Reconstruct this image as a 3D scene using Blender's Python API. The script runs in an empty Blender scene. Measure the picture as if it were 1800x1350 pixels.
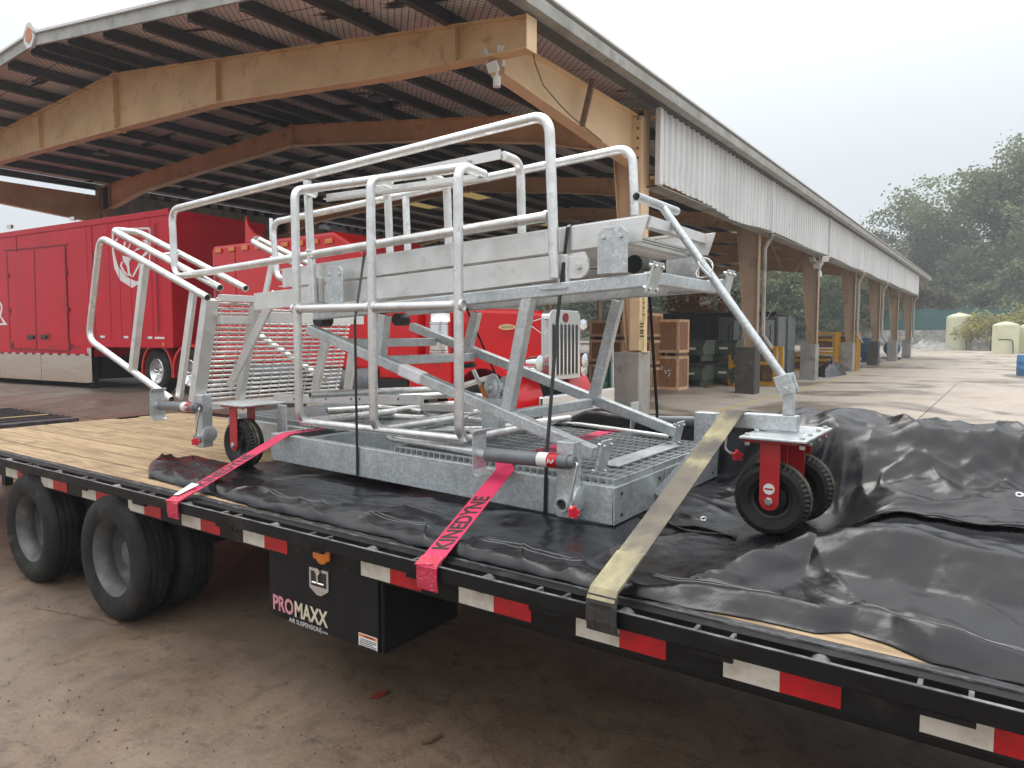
import bpy, bmesh, math, random
from mathutils import Vector, Matrix, noise
from mathutils.geometry import tessellate_polygon
V = Vector
R = math.radians
random.seed(7)
S = bpy.context.scene
COL = S.collection

# ------------------------------------------------------------------ camera
F = 1243.0; CH = 1.75                      # focal length in photo pixels, eye height in metres
PIT = math.atan(86 / F); YAW = math.atan(876 * math.cos(PIT) / F)
FW = V((-math.sin(YAW) * math.cos(PIT), math.cos(YAW) * math.cos(PIT), -math.sin(PIT)))
RT = V((math.cos(YAW), math.sin(YAW), 0)); UP = RT.cross(FW)
CP = V((0, 0, CH))
cd = bpy.data.cameras.new('camera'); cam = bpy.data.objects.new('camera', cd); COL.objects.link(cam)
cd.sensor_width = 36; cd.lens = 36 * F / 1800; cd.clip_start = .05; cd.clip_end = 3000
cam.matrix_world = Matrix.Translation(CP) @ Matrix((RT, UP, -FW)).transposed().to_4x4()
S.camera = cam

# ------------------------------------------------------------------ overcast sky, weak wide sun
W = bpy.data.worlds.new('World'); S.world = W; W.use_nodes = True
wn = W.node_tree.nodes; wl = W.node_tree.links; wn.clear()
wo = wn.new('ShaderNodeOutputWorld'); bg = wn.new('ShaderNodeBackground')
sky = wn.new('ShaderNodeTexSky'); sky.sky_type = 'NISHITA'; sky.sun_disc = False
SUN_EL, SUN_AZ = R(52), R(-40)
sky.sun_elevation = SUN_EL; sky.sun_rotation = R(-40); sky.air_density = 1.5; sky.dust_density = 6; sky.ozone_density = 1.5
sm = wn.new('ShaderNodeVectorMath'); sm.operation = 'SCALE'; sm.inputs[3].default_value = .10
tc = wn.new('ShaderNodeTexCoord'); sx = wn.new('ShaderNodeSeparateXYZ')
rp = wn.new('ShaderNodeValToRGB')
e = rp.color_ramp.elements
e[0].position = 0.0; e[0].color = (.56, .61, .655, 1); e[1].position = 1.0; e[1].color = (2.5, 2.5, 2.5, 1)
x_ = rp.color_ramp.elements.new(.2); x_.color = (.62, .67, .71, 1)
x_ = rp.color_ramp.elements.new(.42); x_.color = (.90, .93, .96, 1)
x_ = rp.color_ramp.elements.new(.7); x_.color = (1.7, 1.72, 1.74, 1)
cn = wn.new('ShaderNodeTexNoise'); cn.inputs['Scale'].default_value = 1.6; cn.inputs['Detail'].default_value = 3
cm = wn.new('ShaderNodeMapRange'); cm.inputs[3].default_value = .90; cm.inputs[4].default_value = 1.08
cs = wn.new('ShaderNodeVectorMath'); cs.operation = 'SCALE'
mx = wn.new('ShaderNodeMix'); mx.data_type = 'RGBA'; mx.inputs[0].default_value = .10
wl.new(tc.outputs['Generated'], sx.inputs[0]); wl.new(sx.outputs['Z'], rp.inputs[0])
wl.new(tc.outputs['Generated'], cn.inputs['Vector']); wl.new(cn.outputs[0], cm.inputs[0])
wl.new(rp.outputs[0], cs.inputs[0]); wl.new(cm.outputs[0], cs.inputs[3])
wl.new(sky.outputs[0], sm.inputs[0]); wl.new(cs.outputs[0], mx.inputs[6]); wl.new(sm.outputs[0], mx.inputs[7])
wl.new(mx.outputs[2], bg.inputs[0]); bg.inputs[1].default_value = 1.0; wl.new(bg.outputs[0], wo.inputs[0])
sl = bpy.data.lights.new('sun', 'SUN'); sl.energy = .75; sl.angle = R(25); sl.color = (1, .97, .92)
so = bpy.data.objects.new('sun', sl); COL.objects.link(so); so.location = (0, 0, 30)
so.rotation_euler = V((math.sin(SUN_AZ) * math.cos(SUN_EL), math.cos(SUN_AZ) * math.cos(SUN_EL), math.sin(SUN_EL))).to_track_quat('Z', 'Y').to_euler()
S.view_settings.view_transform = 'Standard'; S.view_settings.look = 'None'
S.view_settings.exposure = 0.42; S.view_settings.gamma = 1

# ------------------------------------------------------------------ pixel -> place (a pixel gives a direction; the plane gives the distance)
def ray(x, y): return FW * F + RT * (x - 900) - UP * (y - 675)
def oY(x, y, v): d = ray(x, y); return CP + d * (v / d.y)
def oX(x, y, v): d = ray(x, y); return CP + d * (v / d.x)
def oZ(x, y, v): d = ray(x, y); return CP + d * ((v - CH) / d.z)
def oP(x, y, p, n):
    d = ray(x, y); return CP + d * ((p - CP).dot(n) / d.dot(n))

# ------------------------------------------------------------------ object helpers
ORG = {}
def link(o): COL.objects.link(o); return o
def tag(o, label, cat, group=None):
    o['label'] = label; o['category'] = cat
    if group: o['group'] = group
    return o
def thing(name, loc, label, cat, group=None):
    o = link(bpy.data.objects.new(name, None)); o.empty_display_size = .1; o.location = loc; ORG[o.name] = V(loc)
    return tag(o, label, cat, group)
class B:
    """collects shapes in world coordinates, then links them as one mesh object"""
    def __init__(s): s.v = []; s.f = []
    def add(s, vs, fs):
        k = len(s.v); s.v += [V(p) for p in vs]; s.f += [tuple(i + k for i in f) for f in fs]; return s
    def box(s, a, b):
        (x0, y0, z0), (x1, y1, z1) = [[min(a[i], b[i]) for i in range(3)], [max(a[i], b[i]) for i in range(3)]]
        return s.add([(x0,y0,z0),(x1,y0,z0),(x1,y1,z0),(x0,y1,z0),(x0,y0,z1),(x1,y0,z1),(x1,y1,z1),(x0,y1,z1)],
                     [(0,3,2,1),(4,5,6,7),(0,1,5,4),(1,2,6,5),(2,3,7,6),(3,0,4,7)])
    def beam(s, p, q, w, h, up=(0,0,1)):
        """rectangular bar p->q: w across, h along the 'up' side"""
        p = V(p); q = V(q); d = (q - p).normalized(); u = V(up); sd = d.cross(u)
        if sd.length < 1e-4: sd = d.cross(V((0,1,0)))
        sd.normalize(); u = sd.cross(d); vs = []
        for c in (p, q):
            for a, b in ((-1,-1),(1,-1),(1,1),(-1,1)): vs.append(c + sd * (a * w / 2) + u * (b * h / 2))
        return s.add(vs, [(0,1,2,3),(7,6,5,4),(0,4,5,1),(1,5,6,2),(2,6,7,3),(3,7,4,0)])
    def pipe(s, pts, r, seg=12, cap=True, hollow=0):
        pts = [V(p) for p in pts]; n = len(pts); t0 = (pts[1] - pts[0]).normalized()
        u = t0.orthogonal().normalized(); rings = []; pt = t0
        for i, p in enumerate(pts):
            if i == 0: t = t0
            elif i == n - 1: t = (pts[i] - pts[i-1]).normalized()
            else: t = ((pts[i+1] - pts[i]).normalized() + (pts[i] - pts[i-1]).normalized()).normalized()
            q = pt.rotation_difference(t); u = (q @ u); u = (u - t * u.dot(t)).normalized(); pt = t
            w = t.cross(u); rr = r[i] if isinstance(r, (list, tuple)) else r
            rings.append([p + (u * math.cos(a) + w * math.sin(a)) * rr for a in [2 * math.pi * k / seg for k in range(seg)]])
        vs = [p for g in rings for p in g]; fs = []
        for i in range(n - 1):
            for k in range(seg):
                a = i * seg + k; b = i * seg + (k + 1) % seg; fs.append((a, b, b + seg, a + seg))
        if cap and not hollow: fs.append(tuple(reversed(range(seg)))); fs.append(tuple((n - 1) * seg + k for k in range(seg)))
        s.add(vs, fs)
        if hollow:
            for end, sg in ((0, 1), (n - 1, -1)):
                c = pts[end]; t = (pts[1] - pts[0]).normalized() if end == 0 else (pts[-2] - pts[-1]).normalized()
                o = rings[end]; inn = [c + (p - c) * hollow for p in o]; dp = [p + t * r * 4 for p in inn]; k = seg
                ff = []
                for j in range(k):
                    j2 = (j + 1) % k; ff += [(j, j2, k + j2, k + j), (k + j, k + j2, 2*k + j2, 2*k + j)]
                ff.append(tuple(range(2*k, 3*k)))
                if sg > 0: ff = [tuple(reversed(f)) for f in ff]
                s.add(o + inn + dp, [tuple(reversed(f)) for f in ff])
        return s
    def poly(s, pts, off):
        """flat polygon extruded by vector off"""
        pts = [V(p) for p in pts]; n = len(pts); off = V(off)
        tri = tessellate_polygon([pts])
        fs = [tuple(t) for t in tri] + [tuple(i + n for i in reversed(t)) for t in tri]
        fs += [(i, (i + 1) % n, (i + 1) % n + n, i + n) for i in range(n)]
        return s.add(pts + [p + off for p in pts], fs)
    def lathe(s, c, axis, prof, seg=40, closed=False, lug=None):
        """prof: (radius, along axis); lug: {index: depth} makes every other step shallower"""
        c = V(c); a = V(axis).normalized(); u = a.orthogonal().normalized(); w = a.cross(u); n = len(prof); vs = []
        for k in range(seg):
            t = 2 * math.pi * k / seg; d = u * math.cos(t) + w * math.sin(t)
            for i, (r, h) in enumerate(prof):
                if lug and i in lug and k % 2: r -= lug[i]
                vs.append(c + d * r + a * h)
        fs = []
        for k in range(seg):
            k2 = (k + 1) % seg
            for i in range(n if closed else n - 1):
                j = (i + 1) % n; fs.append((k*n + i, k*n + j, k2*n + j, k2*n + i))
        return s.add(vs, fs)
    def build(s, name, m, parent=None, smooth=False, bevel=0, ang=38, loc=None):
        if parent is not None: o0 = ORG[parent.name]
        elif loc is not None: o0 = V(loc)
        else:
            o0 = V((sum(p.x for p in s.v) / len(s.v), sum(p.y for p in s.v) / len(s.v), min(p.z for p in s.v)))
        me = bpy.data.meshes.new(name); me.from_pydata([p - o0 for p in s.v], [], s.f)
        bm = bmesh.new(); bm.from_mesh(me); bmesh.ops.recalc_face_normals(bm, faces=bm.faces); bm.to_mesh(me); bm.free()
        if smooth:
            me.polygons.foreach_set('use_smooth', [True] * len(me.polygons)); me.set_sharp_from_angle(angle=R(ang))
        o = bpy.data.objects.new(name, me); link(o)
        if m: me.materials.append(MT[m])
        if parent is not None: o.parent = parent
        else: o.location = o0
        ORG[o.name] = o0
        if bevel:
            b = o.modifiers.new('bevel', 'BEVEL'); b.width = bevel; b.segments = 2; b.limit_method = 'ANGLE'; b.angle_limit = R(50)
        return o
def inst(src, parent, off, rot=None, sc=None):
    o = src.copy(); link(o); o.parent = parent; o.location = off
    if rot: o.rotation_euler = rot
    if sc: o.scale = sc
    ORG[o.name] = ORG[parent.name] + V(off) if parent else V(off)
    return o
def fillet(pts, r, n=6, closed=False):
    """round the corners of a polyline"""
    pts = [V(p) for p in pts]; out = [pts[0]]
    for i in range(1, len(pts) - 1):
        p, a, b = pts[i], pts[i-1], pts[i+1]; da = (a - p); db = (b - p)
        rr = min(r, da.length * .48, db.length * .48); u = p + da.normalized() * rr; w = p + db.normalized() * rr
        for k in range(n + 1):
            t = k / n; out.append(u.lerp(p, t).lerp(p.lerp(w, t), t))
    out.append(pts[-1]); return out
def text2d(s, w=None, h=None, bold=0.0, shear=0, space=1.0):
    c = bpy.data.curves.new('t', 'FONT'); c.body = s; c.offset = bold; c.shear = shear; c.space_character = space; c.resolution_u = 3
    o = bpy.data.objects.new('t', c); link(o); bpy.context.view_layer.update()
    me = bpy.data.meshes.new_from_object(o.evaluated_get(bpy.context.evaluated_depsgraph_get()))
    vs = [(v.co.x, v.co.y) for v in me.vertices]; fs = [tuple(p.vertices) for p in me.polygons]
    bpy.data.objects.remove(o); bpy.data.curves.remove(c); bpy.data.meshes.remove(me)
    x0 = min(p[0] for p in vs); x1 = max(p[0] for p in vs); y0 = min(p[1] for p in vs); y1 = max(p[1] for p in vs)
    kx = (w / (x1 - x0)) if w else None; ky = (h / (y1 - y0)) if h else None
    kx = kx or ky; ky = ky or kx
    return [((p[0] - x0) * kx, (p[1] - y0) * ky) for p in vs], fs
def text_on(b, s, p, ex, ey, w=None, h=None, bold=0, lift=(0, -.002, 0), **k):
    vs, fs = text2d(s, w, h, bold, **k); p = V(p); ex = V(ex).normalized(); ey = V(ey).normalized(); l = V(lift)
    b.add([p + ex * x + ey * y + l for x, y in vs], fs); return b
def sstep(a, b, x): t = max(0, min(1, (x - a) / (b - a))); return t * t * (3 - 2 * t)
def lerp(a, b, t): return a + (b - a) * t
def pl(tab, x):
    if x <= tab[0][0]: return tab[0][1]
    for (a, u), (b, w) in zip(tab, tab[1:]):
        if x <= b: return u + (w - u) * (x - a) / (b - a)
    return tab[-1][1]

# ------------------------------------------------------------------ materials
MT = {}
def mat(n, c, r=.5, m=0., c2=None, sc=4., st=(1,1,1), det=5, lo=.35, hi=.65, r2=None, bump=0, bsc=60., bst=(1,1,1), coat=0, rnd=0, spec=.5, c3=None, sc3=1., lo3=.5, hi3=.7, dist=0., vor=0):
    """procedural surface: two colours mixed by stretched noise, optional third stain colour, bump and per-object variation"""
    M = bpy.data.materials.new(n); M.use_nodes = True; t = M.node_tree; N = t.nodes; L = t.links; p = N['Principled BSDF']
    p.inputs['Roughness'].default_value = r; p.inputs['Metallic'].default_value = m; p.inputs['Specular IOR Level'].default_value = spec
    p.inputs['Coat Weight'].default_value = coat; p.inputs['Coat Roughness'].default_value = .08
    tcn = N.new('ShaderNodeTexCoord'); oi = N.new('ShaderNodeObjectInfo'); ad = N.new('ShaderNodeVectorMath'); ad.operation = 'MULTIPLY_ADD'
    ad.inputs[1].default_value = (1, 1, 1); L.new(tcn.outputs['Object'], ad.inputs[0])
    cv = N.new('ShaderNodeCombineXYZ'); ml = N.new('ShaderNodeMath'); ml.operation = 'MULTIPLY'; ml.inputs[1].default_value = 37. if rnd else 0.
    L.new(oi.outputs['Random'], ml.inputs[0]); [L.new(ml.outputs[0], cv.inputs[i]) for i in range(3)]; L.new(cv.outputs[0], ad.inputs[2])
    def nz(scale, stretch, d, di=0.):
        mp = N.new('ShaderNodeMapping'); mp.inputs['Scale'].default_value = stretch; L.new(ad.outputs[0], mp.inputs[0])
        if vor:
            q = N.new('ShaderNodeTexVoronoi'); q.inputs['Scale'].default_value = scale; L.new(mp.outputs[0], q.inputs['Vector']); return q.outputs['Color']
        q = N.new('ShaderNodeTexNoise'); q.inputs['Scale'].default_value = scale; q.inputs['Detail'].default_value = d
        q.inputs['Roughness'].default_value = .6; q.inputs['Distortion'].default_value = di
        L.new(mp.outputs[0], q.inputs['Vector']); return q.outputs[0]
    def mr(src, a, b, u=0., w=1.):
        q = N.new('ShaderNodeMapRange'); L.new(src, q.inputs[0]); q.inputs[1].default_value = a; q.inputs[2].default_value = b
        q.inputs[3].default_value = u; q.inputs[4].default_value = w; return q.outputs[0]
    def mixc(fac, a, b):
        q = N.new('ShaderNodeMix'); q.data_type = 'RGBA'; L.new(fac, q.inputs[0])
        for i, z in ((6, a), (7, b)):
            if isinstance(z, tuple): q.inputs[i].default_value = (*z, 1)
            else: L.new(z, q.inputs[i])
        return q.outputs[2]
    col = None
    if c2:
        f = nz(sc, st, det, dist); fm = mr(f, lo, hi); col = mixc(fm, c, c2)
        if r2 is not None: L.new(mr(f, lo, hi, r, r2), p.inputs['Roughness'])
    vor = 0
    if c3:
        f3 = mr(nz(sc3, (1,1,1), 6), lo3, hi3); col = mixc(f3, col if col else c, c3)
    if rnd:
        h = N.new('ShaderNodeHueSaturation'); L.new(mr(oi.outputs['Random'], 0, 1, 1 - rnd, 1 + rnd), h.inputs['Value'])
        if col: L.new(col, h.inputs['Color'])
        else: h.inputs['Color'].default_value = (*c, 1)
        col = h.outputs[0]
    if col: L.new(col, p.inputs['Base Color'])
    else: p.inputs['Base Color'].default_value = (*c, 1)
    if bump:
        bn = N.new('ShaderNodeBump'); bn.inputs['Strength'].default_value = min(1, bump); bn.inputs['Distance'].default_value = .01 * max(1, bump)
        L.new(nz(bsc, bst, 4), bn.inputs['Height']); L.new(bn.outputs[0], p.inputs['Normal'])
    MT[n] = M; return M
mat('aluminium', (.84,.84,.83), .24, .88, (.66,.66,.64), sc=11, st=(1,1,1), r2=.42, bump=.2, bsc=90, c3=(.58,.57,.55), sc3=16, lo3=.60, hi3=.74)
mat('alu_board', (.80,.80,.78), .34, .7, (.68,.68,.66), sc=5, r2=.48, bump=.08, bsc=60, c3=(.56,.55,.52), sc3=9, lo3=.56, hi3=.76)
mat('galvanised', (.50,.53,.54), .36, .65, (.66,.69,.70), sc=70, vor=1, lo=.2, hi=.9, r2=.5, c3=(.42,.45,.46), sc3=7, lo3=.48, hi3=.72, bump=.18, bsc=110)
mat('galv_dark', (.22,.24,.25), .5, .4, (.32,.34,.35), sc=10)
mat('jack_grey', (.13,.14,.15), .42, .1, (.17,.18,.19), sc=10)
mat('red_paint', (.36,.010,.014), .38, 0, (.42,.014,.02), sc=6, coat=.35)
mat('knob_red', (.72,.02,.04), .4)
mat('rubber', (.010,.010,.010), .55, 0, (.022,.021,.02), sc=9, lo=.4, hi=.7, bump=.3, bsc=80, spec=.35)
mat('tyre', (.016,.016,.016), .66, 0, (.042,.040,.037), sc=5, lo=.42, hi=.7, bump=.35, bsc=50, spec=.18, c3=(.10,.093,.082), sc3=9, lo3=.64, hi3=.82)
mat('tread_dust', (.05,.045,.035), .8, 0, (.17,.15,.10), sc=30, lo=.4, hi=.6)
mat('rim_grey', (.075,.075,.076), .55, .3, (.15,.15,.147), sc=7, c3=(.26,.25,.24), sc3=8, lo3=.60, hi3=.8)
mat('black_hub', (.012,.012,.012), .35)
mat('bolt', (.62,.62,.60), .3, .9)
mat('black_steel', (.006,.006,.006), .40, 0, (.011,.011,.012), sc=7, r2=.55, bump=.12, bsc=70, c3=(.050,.046,.042), sc3=5, lo3=.58, hi3=.80, spec=.22)
mat('steel_edge', (.02,.02,.022), .34, 0, (.16,.16,.17), sc=22, st=(.6,2,2), lo=.52, hi=.72, r2=.6, bump=.3, bsc=90)
mat('worn_edge', (.06,.06,.06), .5, .3, (.26,.25,.24), sc=18, lo=.35, hi=.65)
mat('box_black', (.007,.007,.008), .42, 0, (.012,.012,.013), sc=5, spec=.2, c3=(.020,.020,.020), sc3=4, lo3=.55, hi3=.75, bump=.1)
mat('under', (.010,.010,.011), .7)
mat('tape_white', (.62,.58,.50), .35, 0, (.46,.41,.33), sc=14, lo=.45, hi=.68, c3=(.10,.08,.05), sc3=26, lo3=.66, hi3=.72)
mat('tape_red', (.52,.006,.014), .3, 0, (.36,.006,.012), sc=12, c3=(.12,.01,.01), sc3=18, lo3=.66, hi3=.78)
mat('wood_deck', (.46,.33,.19), .72, 0, (.27,.18,.10), sc=2.6, st=(.7,11,11), det=9, lo=.40, hi=.62, bump=.7, bsc=7, bst=(1,24,24), rnd=.16, c3=(.17,.12,.08), sc3=3.8, lo3=.56, hi3=.74, dist=.9)
mat('tarp', (.006,.006,.008), .19, 0, (.010,.010,.012), sc=3, r2=.30, bump=.16, bsc=22, bst=(1,1,1), spec=.34, c3=(.024,.023,.022), sc3=2.2, lo3=.58, hi3=.8)
mat('tarp_hem', (.016,.016,.017), .5, 0, (.03,.03,.03), sc=20)
mat('stitch', (.42,.41,.40), .8)
mat('strap_pink', (.66,.028,.11), .6, 0, (.56,.02,.085), sc=8, bump=.3, bsc=300)
mat('strap_end', (.52,.012,.05), .55, 0, (.78,.35,.42), sc=40, st=(1,12,12), lo=.55, hi=.66, bump=.4, bsc=120)
mat('strap_yellow', (.50,.44,.24), .75, 0, (.19,.165,.125), sc=2.3, st=(2,1,1), lo=.38, hi=.58, c3=(.12,.105,.09), sc3=3.4, lo3=.52, hi3=.66, bump=.35, bsc=260)
mat('print_black', (.02,.008,.01), .6)
mat('band', (.012,.012,.012), .4)
mat('hook', (.045,.047,.05), .45, .5, (.09,.085,.08), sc=22, c3=(.2,.13,.09), sc3=14, lo3=.62, hi3=.75)
mat('white_label', (.72,.72,.70), .5)
mat('paper', (.80,.79,.80), .6, 0, (.66,.65,.67), sc=16, bump=.5, bsc=40)
mat('orange_lens', (.75,.20,.015), .25, coat=.5)
mat('sem_red', (.58,.004,.020), .42, 0, (.50,.006,.020), sc=1.2, coat=.12, bump=.05, bsc=1.5, spec=.22)
mat('truck_red', (.64,.004,.008), .30, coat=.35, spec=.35)
mat('stainless', (.72,.69,.65), .10, 1, bump=.6, bsc=1.3, bst=(1,1,2.2))
mat('chrome', (.82,.82,.82), .09, 1)
mat('chrome_dull', (.70,.70,.70), .25, .9)
mat('grille', (.05,.05,.05), .4, .6)
mat('logo_white', (.78,.76,.75), .5)
mat('seam_red', (.20,.006,.012), .5)
mat('dark_gap', (.012,.008,.008), .8)
mat('tan_steel', (.70,.47,.25), .55, 0, (.57,.36,.175), sc=1.1, st=(1,1,1.6), lo=.4, hi=.66, c3=(.42,.22,.09), sc3=3.4, lo3=.56, hi3=.76, bump=.1, bsc=20)
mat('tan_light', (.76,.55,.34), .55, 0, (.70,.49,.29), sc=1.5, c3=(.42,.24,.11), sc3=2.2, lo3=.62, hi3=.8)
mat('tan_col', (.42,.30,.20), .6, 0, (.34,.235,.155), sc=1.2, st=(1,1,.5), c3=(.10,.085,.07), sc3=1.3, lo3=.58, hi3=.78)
mat('purlin', (.035,.038,.043), .55, 0, (.055,.056,.06), sc=3)
mat('fascia', (.72,.73,.73), .5, .05, (.61,.62,.62), sc=1.2, st=(1,1,.35), c3=(.30,.27,.23), sc3=2.4, lo3=.66, hi3=.84)
mat('gutter', (.40,.40,.38), .55, .1, (.27,.27,.24), sc=1.8, c3=(.15,.15,.12), sc3=3, lo3=.55, hi3=.75)
mat('white_trim', (.66,.66,.64), .5)
mat('downspout', (.40,.37,.33), .5, 0, (.30,.27,.24), sc=3, c3=(.08,.075,.07), sc3=1.3, lo3=.55, hi3=.7)
mat('concrete_pier', (.36,.34,.31), .85, 0, (.25,.24,.22), sc=2.6, st=(1,1,.5), c3=(.11,.105,.095), sc3=1.8, lo3=.56, hi3=.76, bump=.5, bsc=30)
mat('pier_dark', (.085,.075,.06), .85, 0, (.05,.045,.04), sc=2.5, c3=(.24,.22,.19), sc3=1.1, lo3=.58, hi3=.68, bump=.5, bsc=30)
mat('pier_cap', (.10,.05,.03), .9, 0, (.19,.13,.09), sc=9)
mat('crate', (.40,.20,.095), .75, 0, (.27,.125,.058), sc=3, st=(12,12,1), c3=(.24,.11,.05), sc3=4, lo3=.58, hi3=.78, bump=.3, bsc=12, bst=(10,10,1), rnd=.10)
mat('skid', (.22,.13,.075), .8, 0, (.14,.085,.05), sc=8)
mat('bin_green', (.055,.07,.05), .6, 0, (.08,.095,.07), sc=4, c3=(.03,.035,.03), sc3=3, rnd=.15)
mat('machine_yellow', (.62,.33,.015), .5, 0, (.48,.23,.01), sc=3, c3=(.10,.07,.04), sc3=4, lo3=.6, hi3=.75)
mat('cabinet', (.15,.165,.17), .5, .1, (.11,.12,.125), sc=4, rnd=.12)
mat('cabinet_door', (.42,.45,.46), .45, .1, (.34,.37,.38), sc=3)
mat('dark_box', (.022,.025,.026), .6, 0, (.04,.042,.042), sc=3)
mat('machine_blue', (.035,.11,.19), .5, 0, (.02,.06,.11), sc=5)
mat('barrel_blue', (.06,.20,.42), .45)
mat('tank', (.66,.66,.46), .5, 0, (.58,.58,.40), sc=1.2)
mat('block', (.44,.43,.40), .9, 0, (.30,.29,.27), sc=1.3, c3=(.10,.10,.09), sc3=1.1, lo3=.52, hi3=.75, bump=.4, bsc=6, rnd=.18)
mat('screen', (.018,.095,.082), .8, 0, (.028,.12,.105), sc=1.2, st=(.4,.4,1))
mat('fence_post', (.25,.25,.24), .6, .3)
mat('bark', (.075,.062,.05), .9, 0, (.12,.10,.085), sc=6, st=(2,2,.5), bump=.6, bsc=12)
mat('sign_yellow', (.72,.62,.30), .6)
mat('green_plastic', (.01,.14,.09), .35)
mat('ramp_grate', (.035,.03,.034), .55, .2, (.075,.055,.06), sc=8, bump=1, bsc=60)
mat('yellow_paint', (.62,.45,.10), .7, 0, (.40,.32,.16), sc=9)
mat('leaf_red', (.22,.02,.01), .6)
mat('leaf_brown', (.10,.055,.025), .8)
mat('light_white', (.70,.70,.66), .4)
mat('lamp_black', (.02,.02,.02), .5)
mat('cable', (.20,.16,.13), .6)
mat('glass_dark', (.01,.012,.014), .08, spec=.6)
mat('steel_rod', (.20,.17,.14), .6, .4)
def leafmat(n, c, c2, tr):
    M = mat(n, c, .6, 0, c2, sc=.35, lo=.35, hi=.65, rnd=.08); t = M.node_tree; p = t.nodes['Principled BSDF']
    tl = t.nodes.new('ShaderNodeBsdfTranslucent'); tl.inputs[0].default_value = (*tr, 1); ms = t.nodes.new('ShaderNodeMixShader'); ms.inputs[0].default_value = .3
    t.links.new(p.outputs[0], ms.inputs[1]); t.links.new(tl.outputs[0], ms.inputs[2]); t.links.new(ms.outputs[0], t.nodes['Material Output'].inputs[0])
leafmat('leaf_green', (.13,.17,.08), (.20,.22,.11), (.21,.24,.10))
leafmat('leaf_deep', (.075,.11,.055), (.115,.145,.07), (.12,.15,.06))
leafmat('leaf_yellow', (.34,.31,.085), (.22,.23,.075), (.36,.32,.08))
leafmat('leaf_orange', (.34,.15,.03), (.22,.10,.03), (.35,.15,.03))
leafmat('leaf_rust', (.16,.10,.05), (.10,.085,.045), (.16,.10,.05))
mat('galv_bright', (.58,.60,.61), .36, .7, (.50,.52,.53), sc=60, vor=1, lo=.2, hi=.9, r2=.45)
mat('crate_batten', (.80,.54,.33), .75, 0, (.62,.38,.21), sc=4, rnd=.12)
# ================================================================== GROUND
def gz(x, y): return .42 * sstep(5, 15, -x) * sstep(4.3, 8.0, y)
def ground_mat():
    M = bpy.data.materials.new('yard_concrete'); M.use_nodes = True; t = M.node_tree; N = t.nodes; L = t.links; p = N['Principled BSDF']
    tcn = N.new('ShaderNodeTexCoord'); sp = N.new('ShaderNodeSeparateXYZ'); L.new(tcn.outputs['Object'], sp.inputs[0])
    def nz(s, st=(1,1,1), d=6, di=0.):
        mp = N.new('ShaderNodeMapping'); mp.inputs['Scale'].default_value = st; L.new(tcn.outputs['Object'], mp.inputs[0])
        q = N.new('ShaderNodeTexNoise'); q.inputs['Scale'].default_value = s; q.inputs['Detail'].default_value = d; q.inputs['Roughness'].default_value = .62
        q.inputs['Distortion'].default_value = di; L.new(mp.outputs[0], q.inputs['Vector']); return q.outputs[0]
    def mr(s, a, b, u=0., w=1.):
        q = N.new('ShaderNodeMapRange'); L.new(s, q.inputs[0])
        for i, z in enumerate((a, b, u, w)): q.inputs[i + 1].default_value = z
        return q.outputs[0]
    def mth(op, a, b):
        q = N.new('ShaderNodeMath'); q.operation = op; q.use_clamp = True
        for i, z in enumerate((a, b)):
            if isinstance(z, float): q.inputs[i].default_value = z
            else: L.new(z, q.inputs[i])
        return q.outputs[0]
    def mixc(f, a, b):
        q = N.new('ShaderNodeMix'); q.data_type = 'RGBA'; L.new(f, q.inputs[0])
        for i, z in ((6, a), (7, b)):
            if isinstance(z, tuple): q.inputs[i].default_value = (*z, 1)
            else: L.new(z, q.inputs[i])
        return q.outputs[2]
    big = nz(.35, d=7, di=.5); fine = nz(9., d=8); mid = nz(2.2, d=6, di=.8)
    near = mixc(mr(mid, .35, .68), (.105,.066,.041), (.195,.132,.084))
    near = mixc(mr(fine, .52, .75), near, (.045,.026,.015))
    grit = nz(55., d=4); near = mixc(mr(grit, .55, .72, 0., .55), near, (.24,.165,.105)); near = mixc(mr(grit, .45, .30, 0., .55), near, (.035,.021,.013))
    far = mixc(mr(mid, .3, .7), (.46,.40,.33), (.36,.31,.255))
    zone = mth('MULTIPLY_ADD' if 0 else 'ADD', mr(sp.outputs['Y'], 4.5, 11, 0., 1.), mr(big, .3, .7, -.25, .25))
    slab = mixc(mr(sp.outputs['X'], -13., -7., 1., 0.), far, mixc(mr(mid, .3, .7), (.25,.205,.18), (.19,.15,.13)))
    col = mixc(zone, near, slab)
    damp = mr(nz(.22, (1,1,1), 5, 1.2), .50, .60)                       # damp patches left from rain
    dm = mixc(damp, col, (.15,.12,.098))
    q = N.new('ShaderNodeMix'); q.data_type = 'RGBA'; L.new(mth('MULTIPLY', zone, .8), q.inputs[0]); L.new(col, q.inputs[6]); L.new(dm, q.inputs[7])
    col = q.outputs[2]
    spot = mr(nz(3.1, d=3), .66, .70); col = mixc(mth('MULTIPLY', spot, .45), col, (.07,.05,.04))
    L.new(col, p.inputs['Base Color'])
    L.new(mr(damp, 0, 1, .70, .30), p.inputs['Roughness'])
    bn = N.new('ShaderNodeBump'); bn.inputs['Strength'].default_value = .35; bn.inputs['Distance'].default_value = .006
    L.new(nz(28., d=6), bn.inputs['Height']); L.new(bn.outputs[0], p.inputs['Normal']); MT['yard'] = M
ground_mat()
def axis(brk):
    out = []
    for (a, b, n) in brk: out += [a + (b - a) * i / n for i in range(n)]
    return out + [brk[-1][1]]
gx = axis([(-900,-60,8), (-60,-20,20), (-20,4,48), (4,60,12), (60,900,8)]); gy = axis([(-900,-10,6), (-10,4,8), (4,9,14), (9,40,16), (40,1500,12)])
g = B(); n = len(gx)
g.add([(x, y, gz(x, y)) for y in gy for x in gx], [(j*n+i, j*n+i+1, (j+1)*n+i+1, (j+1)*n+i) for j in range(len(gy)-1) for i in range(n-1)])
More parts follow.
